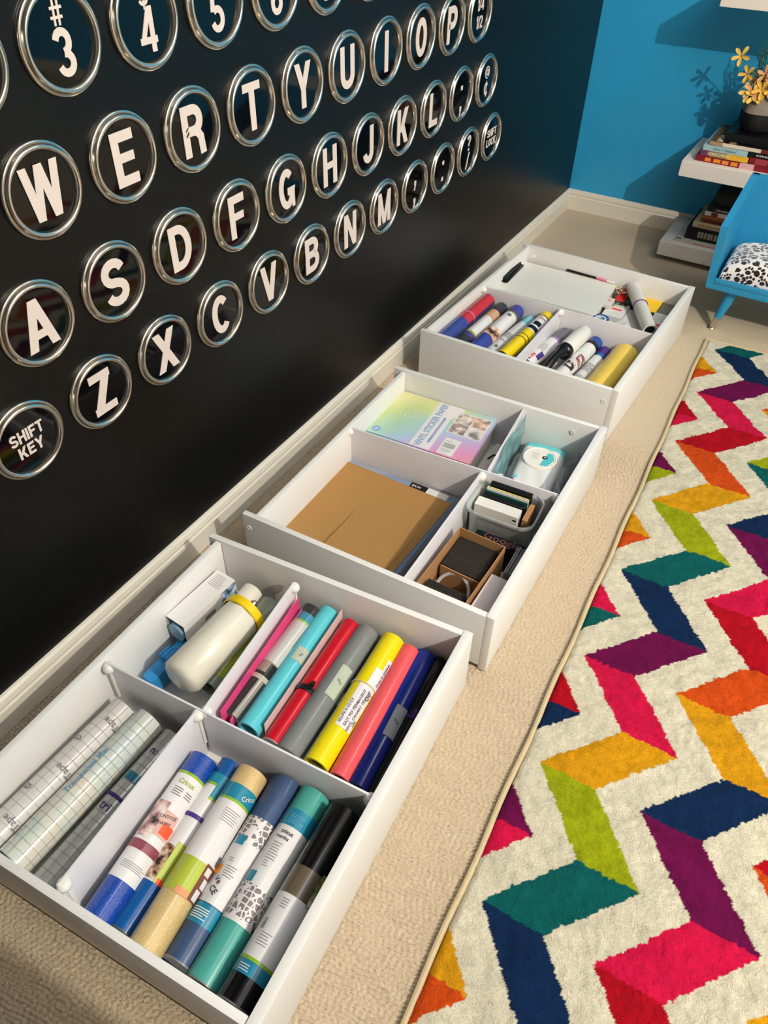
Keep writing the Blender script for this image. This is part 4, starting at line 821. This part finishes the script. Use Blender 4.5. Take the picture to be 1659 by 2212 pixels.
t = thing('tape_roll', 'blue and white ring of tape lying flat in far drawer', 'tape', T(.498, 1.800, .088))
q = MB(); q.lathe([(.020, 0), (.027, 0), (.027, .016), (.020, .016)], mat((24, 74, 150), .3), 40, closed=True); q.build('blue_tape', t)
q = MB(); q.lathe([(.013, .001), (.0195, .001), (.0195, .0155), (.013, .0155)], mat((196, 208, 220), .3), 40, closed=True); q.lathe([(.0001, .008), (.0128, .008)], mat((80, 120, 150), .15, metal=.6), 30); q.build('core', t)
o = MB().box((0, 0, 0), (.085, .130, .069), mat((216, 212, 206), .5), bev=.001).build('small_carton', smooth=0); o.matrix_world = T(.470, 1.700, .0185); tag(o, 'white carton under the blue tape ring', 'box')
for i in range(4):
    q = MB(); q.tube([(0, 0, 0), (.030 - .004 * i, .080, .001)], .0028, mat((214, 214, 210), .2, coat=.5), 8); o = q.build('craft_tool'); o.matrix_world = T(.528 + i * .011, 1.745, .099); tag(o, 'slim clear plastic craft tool lying left of the white roll', 'tool', 'craft tools left of the white roll')
q = MB(); q.box((0, 0, 0), (.030, .055, .014), mat((222, 214, 210), .3, coat=.4), bev=.004); q.box((.010, .030, .0138), (.020, .040, .0144), mat((240, 120, 90), .4)); o = q.build('glue_runner', smooth=30); o.matrix_world = T(.472, 1.880, .0975); tag(o, 'small pale plastic dispenser with an orange dot, beside clipboard corner', 'dispenser')

# ------------------------------------------------------------ rug
RN = {'navy': (8, 36, 72), 'teal': (4, 86, 84), 'lime': (150, 160, 16), 'yellow': (212, 150, 18), 'pink': (202, 18, 66), 'purple': (100, 8, 66), 'orange': (202, 74, 18), 'red': (168, 6, 26), 'cream': (222, 214, 190)}
cyc = ['pink', 'purple', 'navy', 'teal', 'lime', 'yellow', 'orange', 'red']
def colour_of(k, m):
    if k == 1:
        sp = {-4: 'purple', -3: 'navy', -2: 'teal', -1: 'lime', 0: 'yellow'}
        if m in sp: return sp[m]
        return cyc[(m - 1) % 8]
    if k == 2:
        sp = {-4: 'orange', -3: 'red', -2: 'pink', -1: 'purple', 0: 'navy', 1: 'yellow', 2: 'orange', 3: 'red', 4: 'pink', 5: 'purple', 6: 'navy', 7: 'teal', 8: 'lime'}
        return sp[m] if m in sp else cyc[(m - 4) % 8]
    if k == 0:
        sp = {-4: 'orange', -3: 'yellow', -2: 'pink', -1: 'purple', 0: 'navy', 1: 'red', 2: 'teal', 3: 'pink', 4: 'orange', 5: 'yellow', 6: 'lime', 7: 'purple', 8: 'pink', 9: 'red', 10: 'orange', 11: 'yellow'}
        return sp.get(m, 'navy')
    if k == 3:
        sp = {0: 'red', -1: 'orange', -2: 'yellow', -3: 'lime', 1: 'red'}
        return sp[m] if m in sp else cyc[(m + 2) % 8]
    return cyc[(m * 1 + k * 3) % 8]
def vnoise(x, y, seed):
    r_ = np.random.default_rng(seed); G = r_.random((512, 512)); xi = np.floor(x).astype(int); yi = np.floor(y).astype(int); fx = x - xi; fy = y - yi
    fx = fx * fx * (3 - 2 * fx); fy = fy * fy * (3 - 2 * fy); g = lambda a, b: G[a % 512, b % 512]
    return (g(xi, yi) * (1 - fx) + g(xi + 1, yi) * fx) * (1 - fy) + (g(xi, yi + 1) * (1 - fx) + g(xi + 1, yi + 1) * fx) * fy
def grid_mesh(name, X, Y, Z, colr, m, parent=None):
    ny, nx = X.shape; me = bpy.data.meshes.new(name); n = nx * ny
    co = np.stack([X.ravel(), Y.ravel(), Z.ravel()], 1).astype(np.float32)
    me.vertices.add(n); me.vertices.foreach_set('co', co.ravel())
    i = np.arange(n).reshape(ny, nx); q = np.stack([i[:-1, :-1], i[:-1, 1:], i[1:, 1:], i[1:, :-1]], -1).reshape(-1, 4).astype(np.int32)
    me.loops.add(q.size); me.loops.foreach_set('vertex_index', q.ravel()); me.polygons.add(len(q)); me.polygons.foreach_set('loop_start', np.arange(0, q.size, 4, dtype=np.int32))
    me.polygons.foreach_set('use_smooth', np.ones(len(q), bool))
    me.update(calc_edges=True)
    at = me.color_attributes.new('dye', 'FLOAT_COLOR', 'POINT'); at.data.foreach_set('color', np.concatenate([colr.reshape(-1, 3), np.ones((n, 1))], 1).astype(np.float32).ravel())
    me.materials.append(m); o = bpy.data.objects.new(name, me); COL.objects.link(o)
    if parent: o.parent = parent
    return o
def dyed(name, rough, bs, bstr, sheen):
    m = bpy.data.materials.new(name); m.use_nodes = True; nt = m.node_tree; b = nt.nodes['Principled BSDF']; L = nt.links.new
    b.inputs['Specular IOR Level'].default_value = 0.12
    a = nt.nodes.new('ShaderNodeAttribute'); a.attribute_name = 'dye'; b.inputs['Roughness'].default_value = rough; b.inputs['Sheen Weight'].default_value = sheen
    L(a.outputs['Color'], b.inputs['Base Color'])
    tc = nt.nodes.new('ShaderNodeTexCoord'); nz = nt.nodes.new('ShaderNodeTexNoise'); nz.inputs['Scale'].default_value = bs; nz.inputs['Detail'].default_value = 4; L(tc.outputs['Object'], nz.inputs['Vector'])
    bp = nt.nodes.new('ShaderNodeBump'); bp.inputs['Strength'].default_value = bstr; bp.inputs['Distance'].default_value = .003; L(nz.outputs['Fac'], bp.inputs['Height']); L(bp.outputs[0], b.inputs['Normal'])
    return m
P_ = .2735; V0 = .0565; AMP = .117; BW = .106; CPITCH = .187
t = thing('chevron_rug', 'cream rug with multicoloured zigzag stripes and tan bound edge', 'rug', T(.9255, 0, 0) @ RZ(2.45))
st = .0026; us = np.arange(-.030, .97, st); vs = np.arange(-.75, 2.032, st); U, V_ = np.meshgrid(us, vs)
wu = U + (vnoise(U / .006, V_ / .006, 1) - .5) * .0055 + (vnoise(U / .02, V_ / .02, 11) - .5) * .003; wv_ = V_ + (vnoise(U / .006, V_ / .006, 2) - .5) * .006
ph = (wv_ - V0) / (P_ / 2); mi_ = np.floor(ph).astype(int); fr = ph - mi_; tri = np.where(mi_ % 2 == 0, fr, 1 - fr) * AMP
uu = wu - tri; kk = np.floor(uu / CPITCH).astype(int) + 1; fu = uu - (kk - 1) * CPITCH; inb = fu < BW
cols = np.tile(np.array(rgb(RN['cream'])[:3]), U.shape + (1,)).reshape(U.shape + (3,))
mm = mi_ - 2
for k in range(int(kk.min()), int(kk.max()) + 1):
    for m_ in range(int(mm.min()), int(mm.max()) + 1):
        s_ = inb & (kk == k) & (mm == m_)
        if s_.any(): cols[s_] = rgb(RN[colour_of(k, m_)])[:3]
tone = 0.80 + .20 * vnoise(U / .012, V_ / .012, 3) + .14 * vnoise(U / .035, V_ / .035, 13) + .20 * (rng.random(U.shape) - .5)
cols = np.clip(cols * .86 * tone[..., None], 0, 1)
edge = np.minimum(np.minimum(U - us[0], V_ - vs[0]), np.minimum(us[-1] - U, vs[-1] - V_)); ef = np.clip(edge / .010, 0, 1) ** .5
Zr = .002 + .0105 * ef + (vnoise(U / .009, V_ / .009, 5) - .5) * .0026 + (rng.random(U.shape) - .5) * .0018 + (vnoise(U / .05, V_ / .05, 6) - .5) * .004 + (vnoise(U / .018, V_ / .018, 16) - .5) * .003
grid_mesh('pile', U, V_, Zr, cols, dyed('rug_pile', .95, 420, 1.0, .0), t)
q = MB(); BND = mat((196, 178, 142), .8, bump=.6, bscale=260)
def edge_line(a, b, n): return [(a[0] + (b[0] - a[0]) * i / n + .0015 * math.sin(i * .55) * (abs(b[1] - a[1]) > 1.2), a[1] + (b[1] - a[1]) * i / n, .005) for i in range(n + 1)]
for a, b in (((-.034, -.75), (-.034, 2.036)), ((-.034, 2.036), (.974, 2.036)), ((.974, 2.036), (.974, -.75)), ((.974, -.75), (-.034, -.75))): q.tube(edge_line(a, b, 120), .0052, BND, 8)
q.build('bound_edge', t)

# ------------------------------------------------------------ floating shelves with books, vase
def shelf(label, x0, z0, z1):
    o = MB().box((x0, 2.545, z0), (1.55, YW, z1), mat((232, 226, 218), .45), bev=.0025).build('wall_shelf', smooth=0); return tag(o, label, 'shelf', 'white box shelves on the blue wall')
shelf('thick white wall shelf at the top right, cut by the photo edge', .466, .848, .901)
shelf('thick white wall shelf carrying books and the vase', .482, .322, .376)
shelf('lowest white shelf, just above the carpet, with dark books', .482, .020, .076)
def book(label, x0, x1, y0, y1, z0, z1, cover, spine=None, txt=None, tcol=W_, tsz=.012, grp='books stacked on the white shelves', rz=0, toptxt=None, tx=0.5, tb=None):
    t = thing('book', label, 'book', T(x0, y0, z0) @ RZ(rz), grp)
    w2, d2, hh = x1 - x0, y1 - y0, z1 - z0
    q = MB(); cm_ = mat(cover, .4, coat=.2)
    q.box((0, 0, 0), (w2, d2, .0015), cm_); q.box((0, 0, hh - .0015), (w2, d2, hh), cm_); q.box((0, 0, .0015), (w2, .002, hh - .0015), cm_)
    if toptxt: toptxt(q, w2, d2, hh)
    q.build('cover', t, smooth=0)
    q = MB(); q.box((.002, .002, .0015), (w2 - .002, d2 - .003, hh - .0015), mat((222, 214, 196), .8)); q.build('pages', t, smooth=0)
    if spine or txt:
        q = MB(); Ms = frame((0, -.0004, hh / 2), (1, 0, 0), (0, 0, 1), (0, -1, 0))
        for (a, b, c) in (spine or []): q.add([(a * w2, -hh * .5, 0), (b * w2, -hh * .5, 0), (b * w2, hh * .5, 0), (a * w2, hh * .5, 0)], [(0, 1, 2, 3)], mat(c, .4), Ms)
        if txt: flat_faces(q, [[(p[0] + w2 * tx, p[1]) for p in f] for f in type_text(txt, tsz, .01)], .0004, tcol, Ms)
        if tb:   # illegible spine lettering: a row of small blocks
            a0, a1, nb, bm2 = tb[:4]; fh = tb[4] if len(tb) > 4 else .62
            for k in range(nb):
                xa = (a0 + (a1 - a0) * k / nb) * w2; xb = xa + (a1 - a0) * w2 / nb * random.uniform(.6, .88)
                q.add([(xa, -hh * fh / 2, .0004), (xb, -hh * fh / 2, .0004), (xb, hh * fh / 2, .0004), (xa, hh * fh / 2, .0004)], [(0, 1, 2, 3)], bm2, Ms)
        q.build('spine_print', t, smooth=0)
    return t
CRM = mat((232, 222, 196), .5)
book('dark red book with orange spine print, bottom of stack on middle shelf', .521, .790, 2.572, 2.800, .376, .396, (126, 20, 32), [(.10, .56, (126, 20, 32)), (.56, .74, (214, 170, 176))], tb=(.12, .56, 4, mat((226, 140, 50), .5)))
book('purple to yellow book with SEARCHING on its spine', .532, .694, 2.574, 2.790, .3965, .415, (110, 60, 90), [(0, .2, (112, 56, 90)), (.2, .55, (160, 140, 90)), (.55, 1, (236, 180, 50))], 'SEARCHING', CRM, .014, tx=.38)
book('dark red book beside the purple to yellow one', .697, .900, 2.574, 2.790, .3965, .417, (120, 24, 36), [(.1, .3, (160, 60, 70))])
book('pale blue book with After I Believe on its spine', .536, .686, 2.572, 2.795, .4155, .433, (166, 198, 206), None, 'After "I Believe"', mat((90, 120, 130), .5), .0125)
book('black book with small white spine print on middle shelf', .690, .900, 2.576, 2.790, .4175, .434, (20, 18, 20), [(0, 1, (20, 18, 20))], tb=(.12, .5, 9, mat((190, 186, 180), .5), .35))
def ssprint(q, w2, d2, hh):
    q.box((.0, .0, hh), (.046, d2, hh + .0003), mat((92, 76, 40), .5))
    for dy in (.022, .062): flat_faces(q, type_text('S', .048, .03), 0, CRM, frame((.030, dy, hh + .0008), (1, 0, 0), (0, 1, 0), (0, 0, 1)))
    q.lathe([(.013, hh + .0003), (.010, hh + .0006), (.0001, hh + .0006)], mat((150, 130, 80), .5), 12, T(.075, .012, 0))
book('black covered book with large cream S letters, on top of left stack', .552, .830, 2.578, 2.790, .4345, .4465, (18, 18, 22), [(0, .16, (176, 140, 104)), (.16, .62, (226, 212, 190)), (.62, 1, (110, 34, 46))], toptxt=ssprint)
o = MB().box((0, 0, 0), (.24, .20, .028), mat((12, 13, 16), .35), bev=.002).build('black_box', smooth=0); o.matrix_world = T(.592, 2.600, .4470); tag(o, 'flat black box under the stone vase', 'box')
book('thin magazine at the bottom of the lowest shelf stack', .527, .760, 2.574, 2.800, .0765, .083, (206, 196, 180), [(.3, .7, (200, 150, 150))])
book('second thin magazine, teal cornered, under the thick black book', .534, .760, 2.582, 2.800, .0835, .0885, (200, 202, 196), [(.0, .08, (40, 110, 120))])
book('thick black book with cream spine letters on the lowest shelf', .560, .780, 2.588, 2.790, .089, .135, (16, 16, 18), [(0, 1, (16, 16, 18))], tb=(.2, .8, 11, mat((150, 144, 130), .5), .5))
book('cream book above the thick black book', .575, .760, 2.595, 2.790, .1355, .154, (196, 180, 138), [(0, 1, (200, 186, 144))], tb=(.1, .7, 12, mat((150, 110, 80), .5), .3))
book('brown book with dark lettering in lowest shelf stack', .598, .760, 2.605, 2.780, .1545, .168, (110, 52, 32), [(0, 1, (110, 52, 32))], tb=(.1, .8, 14, mat((60, 30, 24), .5), .35))
book('orange brown book above the brown book', .600, .760, 2.606, 2.780, .1685, .181, (150, 84, 52), [(.05, .4, (150, 84, 52))])
book('white spined book with small brown square', .603, .760, 2.608, 2.780, .1815, .196, (210, 204, 194), [(0, .15, (222, 216, 204)), (.15, .3, (120, 50, 30))])
book('black book with white spine line, lowest shelf', .606, .770, 2.612, 2.780, .1965, .212, (16, 16, 18), [(.15, 1, (24, 24, 26))], tb=(.2, .9, 20, mat((200, 198, 194), .5), .3))
o = MB().box((0, 0, 0), (.17, .15, .05), mat((10, 11, 14), .4), bev=.003).build('black_box', smooth=0); o.matrix_world = T(.618, 2.640, .2125); tag(o, 'black box on top of the lowest shelf stack, in shadow', 'box')
# vase: lumpy stone upper, dark base
t = thing('stone_vase', 'round stone-like vase, grey above and black below', 'vase', T(.672, 2.690, .4752))
VG = mat((138, 128, 118), .75, bump=.8, bscale=60, kind='speckle'); VK = mat((22, 22, 24), .7, bump=.6, bscale=80)
n = 64; profv = [(.0001, 0), (.046, 0), (.055, .008), (.063, .034), (.066, .062), (.063, .090), (.054, .110), (.046, .117), (.043, .114), (.041, .095), (.0001, .093)]
for lo, hi, m_, nm_ in ((0, 5, VK, 'dark_base'), (4, 11, VG, 'stone_body')):
    q = MB(); q.lathe(profv[lo:hi], m_, n)
    q.v = [tuple(Vector(v) + Vector((v[0], v[1], 0)) * (.05 * math.sin(5 * math.atan2(v[1], v[0]) + v[2] * 90) * (1 if .01 < v[2] < .09 else 0))) for v in q.v]; q.build(nm_, t, smooth=70)
t = thing('orchid_arrangement', 'spray of yellow orchids and small green sprigs in the stone vase', 'flowers', T(.672, 2.690, .555))
q = MB(); fl = [(-.115, -.02, .140), (-.078, -.03, .092), (-.040, -.045, .048), (-.030, -.05, .036), (-.010, -.02, .075), (.012, -.04, .110), (.02, -.05, .055), (.045, -.03, .085), (.0, .02, .13), (-.055, .015, .060), (.06, .0, .13), (.03, .02, .03), (.07, -.03, .05), (-.015, -.05, .055), (-.02, -.035, .098), (-.052, -.04, .040), (.0, -.045, .05), (.04, -.04, .045)]
for f in fl:
    c = Vector(f); q.tube([Vector((0, 0, -.06)), Vector((c.x * .3, c.y * .3, c.z * .5)), c * .97], [.002, .0016, .0012], mat((96, 104, 50), .6), 6)
q.build('stems', t)
q = MB()
for i in range(16):
    a = random.uniform(2.2, 4.2) if i < 8 else random.uniform(0, 6.28); l = random.uniform(.06, .12); b0 = Vector((math.cos(a) * .05, math.sin(a) * .03, .10 + random.random() * .05))
    pts = [Vector((0, 0, 0)), b0 * .6, b0 + Vector((math.cos(a) * l * .2, 0, l * .5))]; q.tube(pts, .0009, mat((46, 96, 80), .6), 5)
    for j in range(5):
        p = pts[1].lerp(pts[2], j / 5); q.lathe([(.0001, -.003), (.004, 0), (.0001, .003)], mat((46, 96, 80), .6), 6, T(p.x + random.uniform(-.006, .006), p.y, p.z))
q.build('green_sprigs', t)
def petal(q, L, W2, ang, tilt, m):
    nL, nW = 6, 4; V = []; F = []
    for i in range(nL + 1):
        u = i / nL; wd = W2 * (.12 + u ** .8) * max(.12, 1 - u ** 5) ** .5
        for j in range(nW + 1):
            s_ = 2 * j / nW - 1; V.append((u * L, s_ * wd / 2, math.sin(u * 2.0) * L * .18 + abs(s_) ** 2 * wd * .18))
    for i in range(nL):
        for j in range(nW): a = i * (nW + 1) + j; F.append((a, a + 1, a + nW + 2, a + nW + 1))
    q.add(V, F, m, Matrix.Rotation(ang, 4, 'Z') @ Matrix.Rotation(-tilt, 4, 'Y'))
PY = [mat((232, 196, 92), .6), mat((222, 176, 70), .6), mat((214, 160, 110), .6)]
protos = []
for v_ in range(3):
    q = MB()
    for j in range(5): petal(q, .034, .0165, j * 1.2566 + random.uniform(-.15, .15), random.uniform(.1, .4), PY[v_])
    q.lathe([(.0001, .006), (.0028, .004), (.0022, 0)], mat((150, 60, 50), .6), 8)
    q.build('flower', None, smooth=70); o = bpy.data.objects[-1] if False else None
    protos.append([x for x in COL.objects if x.name.startswith('flower')][-1])
for i, f in enumerate(fl):
    p = protos[i % 3]; c = p.copy() ; COL.objects.link(c); c.parent = t
    d = Vector((f[0] * .4 + .12, -1.0, .35 + f[2])) if i > 1 else Vector((.1, -1, .25)); c.matrix_local = T(*f) @ d.to_track_quat('Z', 'Y').to_matrix().to_4x4() @ RZ(random.uniform(0, 72)) @ Matrix.Scale(random.uniform(.85, 1.1), 4)
for p in protos: COL.objects.unlink(p); bpy.data.objects.remove(p)

# ------------------------------------------------------------ blue pet bed
t = thing('pet_bed', 'blue wooden pet bed with angled sides on splayed legs', 'pet bed', T(.740, 2.100, 0))
BP = mat((40, 138, 184), .45, bump=.1, bscale=120)
Lx, Ly = .62, .27
q = MB(); q.box((0.002, 0.001, .145), (Lx - .002, Ly + .02, .166), BP, bev=.002); q.build('base_board', t, smooth=30)
q = MB(); q.box((0.021, 0, .166), (Lx - .021, .014, .182), BP, bev=.003); q.build('front_rail', t, smooth=30)
sp = [(0, .150), (0, .352), (.230, .440), (.262, .440), (.262, .150)]
for nm_, xx in (('side_panel', 0.0), ('side_panel', Lx - .022)):
    q = MB(); q.prism([(p[0], p[1]) for p in sp], 0, .022, BP, frame((xx - .0, 0, 0), (0, 1, 0), (0, 0, 1), (1, 0, 0)))
    q.v = [(v[0] + (-.012 if xx == 0 else .012) * max(0, (v[2] - .15) / .2) + (.020 if xx == 0 else -.020) * max(0, (v[2] - .352) / .09), v[1], v[2]) for v in q.v]; q.build(nm_, t, smooth=0)
q = MB(); q.box((.004, .245, .150), (Lx - .004, .265, .440), BP, bev=.003); q.build('back_panel', t, smooth=0)
for (lx, ly, sx_, sy_) in ((.085, .045, -1, -1), (Lx - .085, .045, 1, -1), (.085, Ly - .04, -1, 1), (Lx - .085, Ly - .04, 1, 1)):
    q = MB(); tip = Vector((lx + sx_ * .026, ly + sy_ * .020, .0)); top = Vector((lx, ly, .146)); q.tube([top, top.lerp(tip, .72)], [.021, .0125], BP, 20); lg = q.build('leg', t)
    q = MB(); q.tube([top.lerp(tip, .72), top.lerp(tip, .96)], [.0122, .0095], CHROME, 20); q.lathe([(.0001, .006), (.011, .006), (.013, .003), (.012, 0), (.0001, 0)], CHROME, 20, T(tip.x, tip.y, 0)); q.build('metal_foot', lg)
# cushion with paw prints and hearts
cx0, cy0, cw, cd, ch_ = .770, 2.118, .556, .222, .088
def side_curve(half, H_, e, step):
    th_ = np.linspace(0, math.pi, 4000); X_ = -half * np.sign(np.cos(th_)) * np.abs(np.cos(th_)) ** (2 / e); Z_ = H_ * np.abs(np.sin(th_)) ** (2 / e)
    L_ = np.concatenate([[0], np.cumsum(np.hypot(np.diff(X_), np.diff(Z_)))]); s__ = np.arange(0, L_[-1], step); return np.interp(s__, L_, X_), np.interp(s__, L_, Z_) / H_, s__
sx_, zx_, ax_ = side_curve(cw / 2, ch_, 5.0, .0015); sy_, zy_, ay_ = side_curve(cd / 2, ch_, 4.0, .0015)
XS, YS = np.meshgrid(sx_, sy_); ZX, ZY = np.meshgrid(zx_, zy_); GX, GY = np.meshgrid(ax_, ay_)
PXw = XS + cx0 + cw / 2; PYw = YS + cy0 + cd / 2; GZ = .167 + ch_ * ZX * ZY * (.93 + .07 * vnoise(GX / .08, GY / .08, 8))
ink = np.zeros(GX.shape, bool); r2 = np.random.default_rng(5); pr = []
for j in range(-1, 16):
    for i in range(-1, 30): pr.append((i * .034 + (j % 2) * .017 + r2.uniform(-.004, .004), j * .030 + r2.uniform(-.003, .003)))
for n_, (px, py) in enumerate(pr):
    an = r2.uniform(-1.3, 1.3); s_ = r2.uniform(1.3, 1.6) if n_ % 3 else r2.uniform(1.6, 1.9); kind_ = r2.random()
    dx, dy = GX - px, GY - py; near = (np.abs(dx) < .03) & (np.abs(dy) < .03)
    lx_ = (dx * math.cos(an) + dy * math.sin(an)) / s_; ly_ = (-dx * math.sin(an) + dy * math.cos(an)) / s_
    if kind_ < .70:
        w1 = (lx_ / .0062) ** 2 + ((ly_ + .003) / .0050) ** 2 < 1
        for (tx_, ty_, tr_) in ((-.0082, .0030, .0026), (-.0031, .0075, .0028), (.0031, .0075, .0028), (.0082, .0030, .0026)): w1 |= ((lx_ - tx_) / tr_) ** 2 + ((ly_ - ty_) / (tr_ * 1.3)) ** 2 < 1
    else:
        w1 = (((np.abs(lx_) - .0028) / .0031) ** 2 + ((ly_ - .002) / .0034) ** 2 < 1) | ((np.abs(lx_) / .0062 + np.abs(ly_ + .0002) / .0072 < 1) & (ly_ < .0012))
    ink |= w1 & near
cc = np.where(ink[..., None], np.array(rgb((16, 16, 20))[:3]), np.array(rgb((236, 230, 230))[:3]))
o = grid_mesh('pet_cushion', PXw, PYw, GZ, cc, dyed('plush_print', .9, 500, .5, .6)); tag(o, 'plush white cushion with black paw prints and hearts in the blue bed', 'cushion')

# black rounded thing at the lower left edge of the carpet
o = MB().lathe([(.0001, 0), (.030, 0), (.036, .006), (.036, .016), (.030, .024), (.0001, .026)], mat((12, 12, 13), .6), 32).build('black_object')
o.matrix_world = T(.300, -.505, 0) @ Matrix.Diagonal((1.6, .8, 1, 1)); tag(o, 'black rounded object on the carpet at the lower left edge', 'furniture foot')
